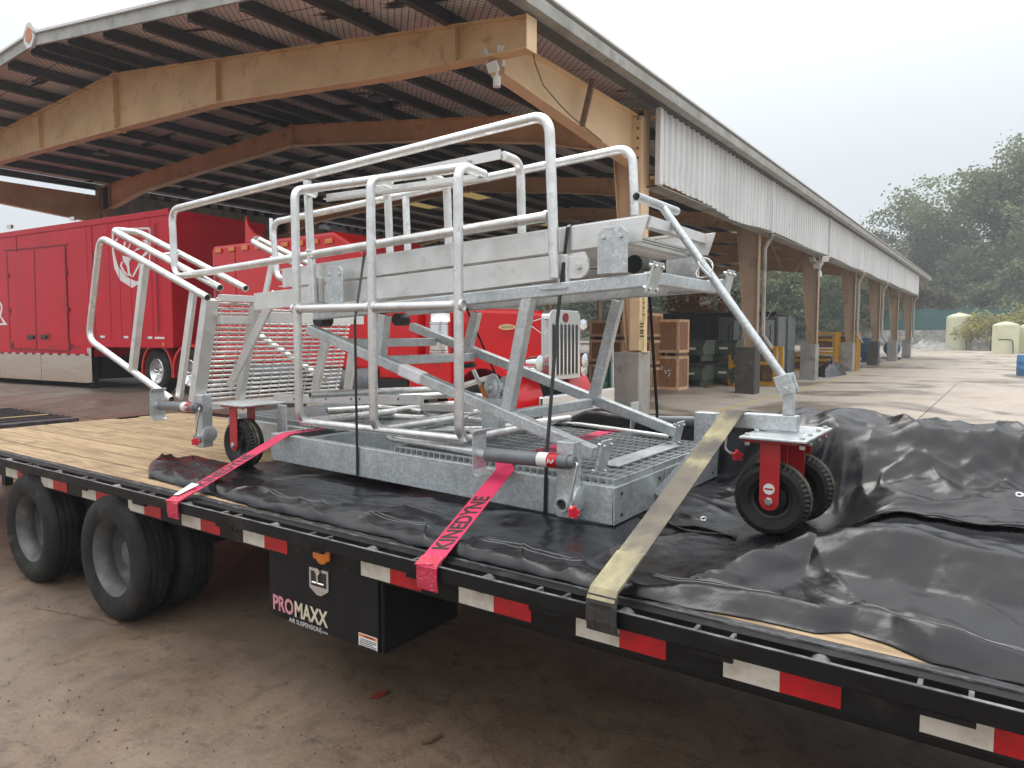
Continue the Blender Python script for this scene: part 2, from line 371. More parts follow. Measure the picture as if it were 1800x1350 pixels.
ground = g.build('ground', 'yard', loc=(0,0,0), smooth=True, ang=80); ground['kind'] = 'structure'
def ground_strip(name, m, pts, w, lift=.004):
    b = B(); pts = [V(p) for p in pts]; d = (pts[-1] - pts[0]).normalized(); sd = V((-d.y, d.x, 0)) * w / 2; k = 24; vs = []
    for i in range(k + 1):
        p = pts[0].lerp(pts[-1], i / k)
        for q in (p - sd, p + sd): vs.append((q.x, q.y, gz(q.x, q.y) + lift))
    b.add(vs, [(2*i, 2*i+1, 2*i+3, 2*i+2) for i in range(k)]); return b.build(name, m, ground)
ground_strip('painted_line', 'yellow_paint', [(-5.45, 13.6, 0), (-5.55, 62, 0)], .09)
mat('joint', (.06,.05,.045), .9)
for i, y in enumerate((6.2, 11.0, 17.5)): ground_strip('slab_joint', 'joint', [(-40, y, 0), (8, y, 0)], .018)
for x in (-9.3, -12.6, -1.5, -16.5): ground_strip('slab_joint', 'joint', [(x, 4.8, 0), (x, 30, 0)], .018)

# ================================================================== SHED
RX, RZ = -17.0, 7.72
def rz(x): return RZ - .137 * (x - RX) if x >= RX else RZ - .035 * (RX - x)
CY = [13.35 + 7.9 * i for i in range(7)]; GY0, GY1 = 6.75, 67.5; EX, LX = -5.62, -28.9
def roof_mat(n, light):
    M = bpy.data.materials.new(n); M.use_nodes = True; t = M.node_tree; N = t.nodes; L = t.links; p = N['Principled BSDF']; p.inputs['Roughness'].default_value = .8
    tcn = N.new('ShaderNodeTexCoord'); sp = N.new('ShaderNodeSeparateXYZ'); L.new(tcn.outputs['Object'], sp.inputs[0])
    def mth(op, a, b=0., c=0.):
        q = N.new('ShaderNodeMath'); q.operation = op
        for i, z in enumerate((a, b, c)):
            if isinstance(z, (float, int)): q.inputs[i].default_value = z
            else: L.new(z, q.inputs[i])
        return q.outputs[0]
    if light:
        p.inputs['Base Color'].default_value = (.45,.38,.24,1)
        tl = N.new('ShaderNodeBsdfTranslucent'); tl.inputs[0].default_value = (.50,.42,.26,1); ms = N.new('ShaderNodeMixShader'); ms.inputs[0].default_value = .75
        L.new(p.outputs[0], ms.inputs[1]); L.new(tl.outputs[0], ms.inputs[2]); L.new(ms.outputs[0], N['Material Output'].inputs[0])
        MT[n] = M; return
    k = 21.0
    a = mth('ABSOLUTE', mth('SINE', mth('MULTIPLY', mth('ADD', sp.outputs['X'], mth('MULTIPLY', sp.outputs['Y'], 1.0)), k)))
    b = mth('ABSOLUTE', mth('SINE', mth('MULTIPLY', mth('SUBTRACT', sp.outputs['X'], mth('MULTIPLY', sp.outputs['Y'], 1.0)), k)))
    wire = mth('LESS_THAN', mth('MINIMUM', a, b), .26)
    def nz(s, st, d, lo, hi):
        mp = N.new('ShaderNodeMapping'); mp.inputs['Scale'].default_value = st; L.new(tcn.outputs['Object'], mp.inputs[0])
        q = N.new('ShaderNodeTexNoise'); q.inputs['Scale'].default_value = s; q.inputs['Detail'].default_value = d; L.new(mp.outputs[0], q.inputs['Vector'])
        m = N.new('ShaderNodeMapRange'); L.new(q.outputs[0], m.inputs[0]); m.inputs[1].default_value = lo; m.inputs[2].default_value = hi; return m.outputs[0]
    def mixc(f, a, b):
        q = N.new('ShaderNodeMix'); q.data_type = 'RGBA'; L.new(f, q.inputs[0])
        for i, z in ((6, a), (7, b)):
            if isinstance(z, tuple): q.inputs[i].default_value = (*z, 1)
            else: L.new(z, q.inputs[i])
        return q.outputs[2]
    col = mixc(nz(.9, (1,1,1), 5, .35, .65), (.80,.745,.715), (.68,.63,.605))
    col = mixc(wire, col, (.25,.22,.21))
    tear = nz(.75, (.35,1.6,1), 7, .615, .635); col = mixc(tear, col, (.03,.024,.022))
    fr = mth('FRACT', mth('MULTIPLY', sp.outputs['Y'], .52)); seam = mth('LESS_THAN', fr, .012); col = mixc(seam, col, (.05,.04,.04))
    L.new(col, p.inputs['Base Color']); MT[n] = M
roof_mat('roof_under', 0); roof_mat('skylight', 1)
shed = thing('open_shed', (-6.1, 13.35, 0), 'long open steel shed with tan beams, corrugated grey eave panel and gable end', 'shed')
def slab(b, x0, x1, y0, y1, lift, th):
    b.add([(x0,y0,rz(x0)+lift),(x1,y0,rz(x1)+lift),(x1,y1,rz(x1)+lift),(x0,y1,rz(x0)+lift),(x0,y0,rz(x0)+lift+th),(x1,y0,rz(x1)+lift+th),(x1,y1,rz(x1)+lift+th),(x0,y1,rz(x0)+lift+th)],
          [(0,3,2,1),(4,5,6,7),(0,1,5,4),(1,2,6,5),(2,3,7,6),(3,0,4,7)]); return b
xs_r = [RX] + [RX + .25 + 1.56 * i for i in range(8)]; xs_r = [RX + 1.42 * i for i in range(8)] + [EX]
xs_l = [RX - 1.49 * i for i in range(9)]
ybay = [GY0, 8.45] + CY + [GY1]
sky_set = {('r', 2, 3), ('r', 4, 3), ('l', 1, 3), ('l', 3, 3), ('r', 3, 5), ('r', 5, 5), ('l', 2, 5), ('r', 1, 4), ('r', 6, 4), ('l', 2, 4)}
for sd, xs in (('r', xs_r), ('l', xs_l)):
    for i in range(len(xs) - 1):
        for j in range(len(ybay) - 1):
            a, c = sorted((xs[i], xs[i+1]))
            lit = (sd, i, j) in sky_set
            if lit:
                ym = ybay[j] + 1.5
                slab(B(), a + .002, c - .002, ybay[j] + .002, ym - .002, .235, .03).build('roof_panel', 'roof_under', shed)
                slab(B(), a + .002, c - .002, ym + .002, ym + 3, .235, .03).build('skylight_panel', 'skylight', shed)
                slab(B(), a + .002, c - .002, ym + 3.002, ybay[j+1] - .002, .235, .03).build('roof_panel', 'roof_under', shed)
            else:
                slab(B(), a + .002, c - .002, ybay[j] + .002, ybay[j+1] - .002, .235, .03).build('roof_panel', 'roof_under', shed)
for x in [RX + .28] + [q for q in xs_r[1:-1]] + [EX - .22] + [RX - .28] + [q for q in xs_l[1:]]:
    b = B(); z = rz(x) + .02
    b.box((x - .012, GY0 + .04, z - .04), (x + .012, GY1 - .1, z + .205)); b.box((x + .012, GY0 + .04, z - .039), (x + .10, GY1 - .1, z - .02)); b.box((x - .012, GY0 + .04, z + .19), (x - .085, GY1 - .1, z + .204))
    b.build('purlin', 'purlin', shed)
b = B(); b.box((EX - .10, GY0 + .05, rz(EX) + .0), (EX - .02, GY1, rz(EX) + .23)); b.build('eave_strut', 'purlin', shed)
# rake trims at the gable, ridge cap, gutter
for x0, x1 in ((RX + .2, EX + .16), (LX, RX - .2)):
    b = B(); p, q = (x0, GY0 - .03, rz(x0) + .18), (x1, GY0 - .03, rz(x1) + .18); b.beam(p, q, .05, .22); b.build('rake_trim', 'gutter', shed)
    b = B(); p, q = (x0, GY0 - .04, rz(x0) + .315), (x1, GY0 - .04, rz(x1) + .315); b.beam(p, q, .12, .045); b.build('rake_edge', 'white_trim', shed)
b = B(); c = V((RX, GY0 - .10, RZ + .27)); b.poly([c + V((math.cos(a), 0, math.sin(a))) * .27 for a in [R(22.5 + 45 * k) for k in range(8)]], (0, .07, 0)); cap = b.build('ridge_end_cap', 'white_trim', shed)
b = B(); b.poly([c + V((math.cos(a), -.02, math.sin(a))) * .17 + V((0, -.006, 0)) for a in [R(60 * k + 30) for k in range(6)]], (0, .006, 0)); b.build('hexagon_badge', 'leaf_rust', cap)
MT['hexa'] = mat('hexa', (.55,.20,.11), .6); bpy.data.objects['hexagon_badge'].data.materials[0] = MT['hexa']
b = B(); z = rz(EX)
b.box((EX - .02, GY0, z + .03), (EX + .17, GY1, z + .05)); b.box((EX + .15, GY0, z + .051), (EX + .17, GY1, z + .21)); b.box((EX - .02, GY0, z + .051), (EX + .0, GY1, z + .23)); b.build('gutter', 'gutter', shed)
b = B(); b.box((EX - .05, GY0 - .02, z + .27), (EX + .19, GY1, z + .30)); b.build('eave_trim', 'white_trim', shed)
# frames
def frame_beam(xs, dep, y, name, m='tan_steel', fl=.24, drop=0.):
    b = B(); top = [(x, y - .008, rz(x) - drop) for x in xs]; bot = [(x, y - .008, rz(x) - drop - d) for x, d in zip(xs, dep)]
    b.poly(top + bot[::-1], (0, .016, 0))
    for row, s in ((top, -.011), (bot, .011)):
        for p, q in zip(row, row[1:]):
            b.beam((p[0], y, p[2] + s), (q[0], y, q[2] + s), fl, .02)
    return b.build(name, m, shed)
f1r = frame_beam([RX + .03, -13.0, -8.2, -5.62], [1.26, .86, .66, .46], 8.45, 'rafter'); f1l = frame_beam([-28.6, -23.5, RX - .03], [.66, .84, 1.26], 8.45, 'rafter')
for x in (RX - .028, RX + .012):
    B().box((x, 8.45 - .13, RZ - 1.30), (x + .016, 8.45 + .13, RZ + .06)).build('splice_plate', 'tan_steel', shed)
for x, d in ((-13.0, .86), (-21.0, .96), (-6.9, .55)): B().box((x - .008, 8.45 - .11, rz(x) - d + .03), (x + .008, 8.45 + .11, rz(x) - .03)).build('stiffener', 'tan_steel', shed)
B().box((-5.62, 8.45 - .125, rz(-5.62) - .47), (-5.604, 8.45 + .125, rz(-5.62) - .002)).build('end_plate', 'tan_light', shed)
for i, y in enumerate(CY):
    frame_beam([RX + .02, -12., -8.6, -6.15], [.56, .52, .62, .95], y, 'rafter'); frame_beam([-28.3, -25.5, -22, RX - .02], [.95, .62, .55, .56], y, 'rafter')
    B().box((RX - .014, y - .13, RZ - .60), (RX + .014, y + .13, RZ + .04)).build('splice_plate', 'tan_steel', shed)
# cantilever beams that carry the gable frame
def cant(x, z0t, z0b, z1t, z1b, m, y0=8.62, y1=13.2):
    b = B(); b.poly([(x - .008, y0, z0t), (x - .008, y1, z1t), (x - .008, y1, z1b), (x - .008, y0, z0b)], (.016, 0, 0))
    b.beam((x, y0, z0t), (x, y1, z1t), .25, .02); b.beam((x, y0, z0b), (x, y1, z1b), .25, .02)
    b.box((x - .125, y0 - .018, z0b - .01), (x + .125, y0 - .001, z0t + .01)); return b.build('cantilever_beam', m, shed)
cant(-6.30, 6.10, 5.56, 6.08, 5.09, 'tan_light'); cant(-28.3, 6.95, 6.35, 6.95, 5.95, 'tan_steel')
B().box((-6.20, 8.5, rz(-6.3) - .55), (-6.40, 8.60, 6.12)).build('stub_post', 'tan_steel', shed)
for k in range(5): B().lathe((-6.17, 13.06, 6.0 - .19 * k), (1,0,0), [(0,.03),(.025,.03),(.025,0)], 8).build('bolt', 'skid', shed)
B().beam(oX(1042,140,-6.02), oX(1023,222,-6.15), .10, .05, (0,1,0)).build('timber_prop', 'skid', shed)
# columns on concrete piers
def column(x, y, z0, top, w0, w1, sgn, m, pier=True, pm='concrete_pier'):
    g0 = min(gz(x, y), gz(x - .5, y)) - .05
    b = B(); xo = x; wi0 = xo - sgn * w0; wi1 = xo - sgn * w1
    b.poly([(xo, y - .008, z0), (xo, y - .008, top), (wi1, y - .008, top), (wi0, y - .008, z0)], (0, .016, 0))
    b.beam((xo, y, z0), (xo, y, top), .24, .022, (1,0,0)); b.beam((wi0, y, z0), (wi1, y, top), .24, .022, (1,0,0))
    b.box((min(xo, wi0) - .06, y - .16, z0 - .02), (max(xo, wi0) + .06, y + .16, z0)); c = b.build('column', m, shed)
    if pier:
        cx = (xo + wi0) / 2 - sgn*.09
        B().box((cx - .285, y - .285, g0), (cx + .285, y + .285, z0 - .02)).build('concrete_pier', pm, c, bevel=.025)
    return c
cols = []
for i, y in enumerate(CY):
    top = rz(-6.2) - .01
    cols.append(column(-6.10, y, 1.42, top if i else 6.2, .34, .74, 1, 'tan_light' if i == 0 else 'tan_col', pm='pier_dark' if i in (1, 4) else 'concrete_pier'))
    column(-28.4, y, 1.42, rz(-28.4) - .01, .34, .74, -1, 'tan_col')
    B().beam((-6.0, y, 6.05), (-5.80, y, 6.05), .06, .06).build('girt_clip', 'tan_steel', shed); B().beam((-6.0, y, 4.88), (-5.80, y, 4.88), .06, .06).build('girt_clip', 'tan_steel', shed)
B().box((-6.30, 13.08, 1.44), (-6.08, 13.22, 6.05)).build('column_cover', 'tan_light', cols[0], bevel=.01)
# corrugated eave panels, strips and downspouts
FX = -5.80
def fascia(y0, y1, dents):
    b = B(); z1 = rz(EX) + .06; pt = []; y = y0; k = 0; p = .305
    prof = [(0, 0), (.10, 0), (.13, -.032), (.175, -.032), (.205, 0)]
    while y < y1:
        for d, o in prof:
            if y + d <= y1: pt.append((y + d, FX - o * -1 * -1))
        y += p
    pt.append((y1, FX)); prof2 = []
    for yy, xx in pt: prof2.append((yy, xx))
    nz_ = 9; vs = []
    for yy, xx in prof2:
        t = (yy - y0) / (y1 - y0); zb = 4.76 - dents * (.14 * math.exp(-((t - .62) / .22) ** 2) + .03 * noise.noise((yy * 2, 1, 1)))
        for k in range(nz_):
            u = k / (nz_ - 1); z = z1 + (zb - z1) * u; o = .02 + dents * .10 * max(0, noise.noise((yy * 1.1, z * 1.5, 5))) * u ** 2
            rib = .055 if abs(xx - FX) > .01 else 0
            vs.append((FX + .02 + rib - o * .8, yy, z))
    m = len(prof2)
    b.add(vs, [(i*nz_+k, (i+1)*nz_+k, (i+1)*nz_+k+1, i*nz_+k+1) for i in range(m-1) for k in range(nz_-1)])
    return b.build('eave_panel', 'fascia', shed)
strips = [CY[0] - .1, CY[1], CY[2], CY[3], CY[4], CY[5], CY[6] + .1]
for i in range(6): fascia(strips[i] + .09, strips[i+1] - .09, 1.0 if i == 0 else .25)
for i, y in enumerate(strips):
    wid = .16 if i in (1, 3, 4, 6, 0) else .08
    B().box((FX - .03, y - wid/2, 4.70), (FX + .075, y + wid/2, rz(EX) + .06)).build('panel_joint_strip', 'fascia', shed)
    B().box((FX - .36, strips[0] + .1 if i == 0 else strips[i-1] + .1, 4.70), (FX - .01, y - .1 if i else y + .11, 4.72)).build('soffit', 'gutter', shed)
for i in (1, 3, 4, 6):
    y = strips[i] if i < 6 else CY[6] + .1
    pts = [(FX + .02, y + .05, 4.75), (FX + .02, y + .05, 4.60), (-6.0, y + .2, 4.30), (-6.0, y + .2, 1.75), (-5.75, y + .25, 1.35)]
    B().pipe(pts, .065, 8).build('downspout', 'downspout', cols[min(i, 6)], smooth=True)
for i in range(6):
    b = B()
    for k in range(26): b.box((-28.93 - (.04 if k % 2 else 0), strips[i] + .1 + k*.3, 5.75), (-28.88 - (.04 if k % 2 else 0), strips[i] + .4 + k*.3 - .001, 7.5))
    b.build('eave_panel', 'gutter', shed)
for (i, j, up) in ((1, 2, 0), (2, 1, 0)):
    B().pipe([(-6.25, CY[i] + (.2 if j > i else -.2), 1.6), (-6.25, CY[j] + (-.2 if j > i else .2), 5.4)], .013, 6).build('brace_rod', 'steel_rod', shed)
b = B(); b.pipe([oX(900,30,-6.05)] + [oX(x, y, -6.16) for x, y in ((934,70),(940,110),(955,150),(985,185),(1005,205),(1030,225),(1058,248))], .012, 6); b.build('hanging_cable', 'cable', shed, smooth=True)
# a yellow notice strip on the first column
sp_ = tag(B().poly([oY(x, y, 12.99) for x, y in ((1129,522),(1134,522),(1134,560),(1131,575),(1133,598),(1132,617),(1126,617),(1126,598),(1123,597),(1124,566),(1128,560))], (0, .012, 0)).build('notice_sign', 'sign_yellow'), 'narrow yellow height notice sign fixed to the first tan column', 'sign')
b = B()
for k, (xa, xb, yy) in enumerate([(1125,1132,568),(1125,1131,573),(1125,1132,580),(1125,1131,584),(1125,1132,590),(1130,1133,531),(1130,1133,540),(1130,1133,552)]):
    b.poly([oY(x, y, 12.985) for x, y in ((xa, yy), (xb, yy), (xb, yy + 2.2), (xa, yy + 2.2))], (0, .003, 0))
b.build('lettering', 'print_black', sp_)
# lamps on the shed
def flood(c, label, s=1.0, d=(0,-1,0)):
    t = thing('floodlight', c, label, 'floodlight', None); c = V(c)
    B().box(c + V((-.09, .02, -.07)) * s, c + V((.09, .09, .07)) * s).build('junction_box', 'light_white', t, bevel=.01)
    for sx_, rz_ in ((-1, .5), (1, .35), (-.2, -.45)):
        p = c + V((.17 * sx_, -.06, .10 * (1 if rz_ > 0 else -.9))) * s; m = B(); n = V((sx_ * .6, -.8, -.4)).normalized(); u = n.orthogonal().normalized()
        m.beam(p - n * .02 * s, p + n * .03 * s, .20 * s, .15 * s); m.pipe([c, p], .018 * s, 6); m.build('lamp_head', 'light_white', t)
    B().pipe([c + V((.03, -.04, -.06)) * s, c + V((.03, -.05, -.26)) * s], .022 * s, 8).build('sensor_arm', 'light_white', t); B().pipe([c + V((.03, -.05, -.25)) * s, c + V((.03, -.05, -.40)) * s], .06 * s, 12).build('sensor', 'light_white', t)
flood(oY(874, 108, 8.53), 'white three headed floodlight on the end of the cantilever beam under the gable', .95)
flood(oX(1440, 462, -6.0), 'white twin floodlight high on the second column from the far row', 1.3)
for (px, py, yy, lab) in ((665, 172, 11.5, 'black round high bay lamp hanging under the roof right of the ridge'), (178, 270, 11.0, 'black round high bay lamp hanging under the roof left of the ridge')):
    c = oY(px, py, yy); t = thing('high_bay_lamp', c, lab, 'lamp', 'high bay lamps under the roof')
    B().lathe(c, (0,0,1), [(0,.10),(.10,.10),(.16,.03),(.24,0),(.24,-.03),(.19,-.035),(0,-.03)], 24).build('housing', 'lamp_black', t, smooth=True)
    B().pipe([c + V((0,0,.1)), V((c.x, c.y, rz(c.x) + .05))], .012, 6).build('hanger', 'lamp_black', t)
# ================================================================== YARD GOODS
def crate(c, w, d, h, label, mark=None):
    t = thing('wooden_crate', c, label, 'crate', 'wooden crates stacked under the shed'); x, y, z = c
    for k in (-1, 0, 1): B().box((x + k*w*.4 - .05, y - d/2, z), (x + k*w*.4 + .05, y + d/2, z + .10)).build('skid', 'skid', t)
    B().box((x - w/2 + .02, y - d/2 + .02, z + .10), (x + w/2 - .02, y + d/2 - .02, z + h - .02)).build('panel_box', 'crate', t)
    b = 0.085
    for (p, q) in (((x-w/2, y-d/2, z+.10), (x+w/2, y-d/2+.02, z+.10+b)), ((x-w/2, y-d/2, z+h-b), (x+w/2, y-d/2+.02, z+h)), ((x-w/2, y-d/2, z+.10+b), (x-w/2+b, y-d/2+.02, z+h-b)), ((x+w/2-b, y-d/2, z+.10+b), (x+w/2, y-d/2+.02, z+h-b)),
                   ((x+w/2-.02, y-d/2+.021, z+.10), (x+w/2, y+d/2, z+.10+b)), ((x+w/2-.02, y-d/2+.021, z+h-b), (x+w/2, y+d/2, z+h)), ((x+w/2-.02, y+d/2-b, z+.10+b), (x+w/2, y+d/2, z+h-b)), ((x-w/2, y-d/2+.021, z+h-b), (x-w/2+.02, y+d/2, z+h))):
        B().box(p, q).build('batten', 'crate_batten', t)
    if mark:
        m = B()
        for (u, v, a, l) in mark: m.beam((x + u*w, y - d/2 - .002, z + v*h), (x + u*w + l*math.cos(a), y - d/2 - .002, z + v*h + l*math.sin(a)), .012, .035)
        m.build('paint_mark', 'logo_white', t)
    return t
cy = 19.9
for k, (zz, hh, lab) in enumerate(((0, .78, 'lowest wooden crate of the left stack behind the first pier'), (.78, .82, 'middle wooden crate of the left stack behind the first pier'), (1.60, .80, 'topmost wooden crate of the left stack behind the first pier'))):
    crate((-9.15, cy, zz), .98, .8, hh, lab)
crate((-8.45, cy + .6, 0), .80, .8, 1.12, 'lower tall wooden crate with white chalk marks beside the green bins', [(-.2,.62,1.3,.12),(-.05,.62,-1.2,.12),(.05,.60,.3,.10),(.1,.45,1.2,.12)])
crate((-8.45, cy + .6, 1.12), .80, .8, 1.10, 'upper tall wooden crate beside the green bins', [(-.3,.08,1.57,.1)])
crate((-10.6, cy + .8, 0), 1.2, .8, .8, 'low crate at the far left behind the red truck grille'); crate((-10.6, cy + .8, .8), 1.2, .8, .8, 'middle crate behind the red truck grille'); crate((-10.6, cy + .8, 1.6), 1.2, .8, .62, 'upper brown crate behind the red truck grille')
def pallet(c, label):
    t = thing('pallet', c, label, 'pallet', 'pallets under the green bins'); x, y, z = c
    for k in range(5): B().box((x - .6 + k*.26, y - .5, z + .10), (x - .6 + k*.26 + .16, y + .5, z + .125)).build('deck_board', 'skid', t)
    for k in (-1, 0, 1): B().box((x + k*.5 - .05, y - .5, z), (x + k*.5 + .05, y + .5, z + .10)).build('stringer', 'skid', t)
def green_bin(c, label, tilt=0):
    t = thing('green_bin', c, label, 'bin', 'green steel bins under the shed'); x, y, z = c; w, d, h = .42, .5, .62
    k = .14
    b = B(); b.poly([(x - w, y - d, z + .18), (x - w, y + d, z + .18), (x - w, y + d, z + h), (x - w, y - d + .16, z + h), (x - w, y - d - k*.2, z + h*.72), (x - w, y - d - k*.2, z + h*.55)], (2*w, 0, 0)); b.build('body', 'bin_green', t, bevel=.015)
    B().box((x - w - .03, y - d + .10, z + h), (x + w + .03, y + d + .03, z + h + .04)).build('rim', 'bin_green', t)
    for sx_ in (-1, 1): B().box((x + sx_*(w-.10) - .04, y - d + .02, z), (x + sx_*(w-.10) + .04, y + d, z + .18)).build('foot', 'bin_green', t)
    B().box((x - .12, y - d - .034, z + .36), (x + .16, y - d - .03, z + .43)).build('label', 'white_label', t)
    for q in range(5): B().box((x - .28 + q*.11, y - d - .01, z + .19), (x - .25 + q*.11, y - d + .001, z + .34)).build('rib', 'bin_green', t)
    return t
for i, (x, y) in enumerate(((-8.35, 22.3), (-7.75, 23.6))):
    pallet((x, y, 0), 'lower pallet under the %s green bin stack' % ('left', 'right')[i])
    green_bin((x, y, .125), 'lower green steel bin of the %s stack beside the crates' % ('left', 'right')[i])
    green_bin((x + .02, y, .125 + .80), 'upper green steel bin of the %s stack beside the crates' % ('left', 'right')[i])
    green_bin((x - .3, y + 1.3, .125), 'green bin standing behind the %s stack' % ('left', 'right')[i])
for i, (x, y, z) in enumerate(((-10.3, 24.2, .0), (-10.3, 24.2, .80), (-9.3, 25.6, .0), (-9.3, 25.6, .80), (-11.6, 25.0, 0.), (-11.6, 25.0, .8))):
    green_bin((x, y, z), '%s dark green bin in the back row, %s' % (('lower', 'upper')[z > 0], ('left of the two stacks', 'left of the two stacks', 'between stacks and shelter', 'between stacks and shelter', 'far left', 'far left')[i]))
def yframe(c, label, w=.7, h=.9):
    t = thing('yellow_machine_frame', c, label, 'machine', 'yellow machine frames between the piers'); x, y, z = c
    for sx_ in (-1, 1):
        for sy in (-1, 1): B().box((x + sx_*w/2 - .06, y + sy*.4 - .06, z), (x + sx_*w/2 + .06, y + sy*.4 + .06, z + h)).build('leg', 'machine_yellow', t)
    for zz in (.05, h*.55, h - .1):
        B().box((x - w/2 - .04, y - .47, z + zz), (x + w/2 + .04, y - .39, z + zz + .11)).build('rail', 'machine_yellow', t); B().box((x - w/2 - .04, y + .39, z + zz), (x + w/2 + .04, y + .47, z + zz + .11)).build('rail', 'machine_yellow', t)
    B().box((x - w*.34, y - .3, z + .2), (x + w*.34, y + .3, z + h*.8)).build('motor_housing', 'skid', t, bevel=.05)
yframe((-7.25, 23.6, 0), 'yellow steel frame left of the dark stained pier', .5, 1.25)
yframe((-6.75, 25.0, 0), 'yellow steel frame just right of the dark stained pier', .6, 1.35)
for i, (x, y, z) in enumerate(((-7.2, 36.4, 0), (-7.2, 36.4, .95), (-6.55, 37.9, 0), (-6.55, 37.9, .95), (-8.0, 35.6, 0))): yframe((x, y, z), ('lower', 'upper')[z > 0] + ' rusty yellow machine frame %s the third clear pier' % ('behind', 'behind', 'right of', 'right of', 'far behind')[i], .95, .93)
def cabinet(c, label):
    t = thing('grey_cabinet', c, label, 'cabinet', 'grey steel cabinets racked under the shed'); x, y, z = c
    B().box((x - .48, y - .5, z + .06), (x + .48, y + .5, z + 1.12)).build('body', 'cabinet', t, bevel=.012)
    for sx_ in (-1, 1): B().box((x + sx_*.5 - .04, y - .56, z), (x + sx_*.5 + .04, y + .5, z + 1.2)).build('frame_post', 'cabinet', t)
    B().box((x - .459, y - .56, z + 1.12), (x + .459, y + .5, z + 1.2)).build('frame_rail', 'cabinet', t); B().box((x - .459, y - .56, z), (x + .459, y + .5, z + .059)).build('frame_rail', 'cabinet', t)
    for k in (0, 1):
        xx = x - .42 + k*.43; dr = B().box((xx, y - .535, z + .12), (xx + .38, y - .51, z + 1.08)).build('door', 'cabinet_door' if k else 'cabinet', t)
        B().pipe(fillet([(xx + .30, y - .55, z + .9), (xx + .22, y - .55, z + .8), (xx + .30, y - .55, z + .6), (xx + .22, y - .55, z + .42), (xx + .3, y - .55, z + .32)], .06), .018, 6).build('handle', 'lamp_black', dr)
    return t
for i in range(4):
    for k in (0, 1): cabinet((-8.45 + (i % 2) * 1.08, 26.9 + (i // 2) * 1.4, k * 1.22), '%s grey cabinet with pale doors, %s of the rack beside the second pier' % (('lower', 'upper')[k], ('front left', 'front right', 'back left', 'back right')[i]))
t = thing('dark_shelter', (-10.5, 29.5, 0), 'long black equipment shelter standing behind the bins and cabinets', 'shelter')
B().box((-14.5, 28.7, .05), (-7.6, 30.5, 2.55)).build('body', 'dark_box', t, bevel=.03); B().box((-14.6, 28.6, 2.55), (-7.5, 30.6, 2.66)).build('roof', 'dark_box', t)
for k in range(6): B().box((-14.3 + k*1.1, 28.66, .3), (-13.4 + k*1.1, 28.70, 2.3)).build('side_panel', 'dark_box', t, bevel=.01)
def blue_machine(c, label, s=1.):
    t = thing('blue_machine', c, label, 'machine', 'blue pumps between the far piers'); x, y, z = c
    B().box((x - .6*s, y - .5, z), (x + .6*s, y + .5, z + .15)).build('base', 'machine_blue', t); B().lathe((x, y - .5, z + .8*s), (0,1,0), [(0,0),(.42*s,.02),(.52*s,.12),(.52*s,.8),(.40*s,.95),(0,1)], 20).build('drum', 'machine_blue', t, smooth=True)
    B().box((x - .25, y - .35, z + .15), (x + .25, y + .35, z + .5)).build('pedestal', 'machine_blue', t); B().lathe((x, y - .62, z + .8*s), (0,1,0), [(0,0),(.2*s,0),(.24*s,.03),(.24*s,.12)], 16).build('flange', 'machine_blue', t)
blue_machine((-6.9, 40.4, 0), 'big blue pump just right of the third clear pier', 1.05); blue_machine((-7.3, 49.0, 0), 'blue pump between the two farthest piers but one', 1.2); blue_machine((-6.9, 57.2, 0), 'small blue pump beside the last pier', 1.0)
# a heap of black sheeting
def heap(c, rx, ry, h, seed):
    b = B(); n, m = 28, 9; vs = [V(c) + V((0, 0, h))]
    for j in range(1, m + 1):
        for i in range(n):
            a = 2*math.pi*i/n; r = j/m; q = 1 + .35*noise.noise((math.cos(a)*1.5, math.sin(a)*1.5, seed))
            vs.append(V(c) + V((rx*r*q*math.cos(a), ry*r*q*math.sin(a), max(0, h*(1 - r**2.2)*(1 + .7*noise.noise((a*2, r*4, seed)))))))
    b.add(vs, [(0, 1 + i, 1 + (i+1) % n) for i in range(n)] + [(1+(j-1)*n+i, 1+j*n+i, 1+j*n+(i+1) % n, 1+(j-1)*n+(i+1) % n) for j in range(1, m) for i in range(n)]); return b
tag(heap((-6.35, 33.2, 0), .55, 1.9, .55, 3).build('black_sheeting', 'tarp', smooth=True, ang=180), 'low heap of black sheeting on the ground between two piers', 'sheeting')
tag(heap(tuple(oZ(1068, 704, 0)), .28, .28, .75, 9).build('green_sack', 'green_plastic', smooth=True, ang=180), 'glossy green plastic sack beside the first concrete pier', 'sack')
t = thing('blue_barrel', oZ(1800, 660, 0), 'bright blue plastic barrel standing in the open yard at the right edge', 'barrel'); c = ORG[t.name]
B().lathe(c, (0,0,1), [(0,0),(.27,0),(.29,.04),(.29,.28),(.305,.31),(.29,.34),(.29,.58),(.305,.61),(.29,.64),(.28,.86),(.25,.90),(0,.90)], 28).build('body', 'barrel_blue', t, smooth=True); B().lathe(c + V((.1,0,.9)), (0,0,1), [(.05,0),(.05,.03),(0,.03)], 12).build('bung', 'barrel_blue', t)
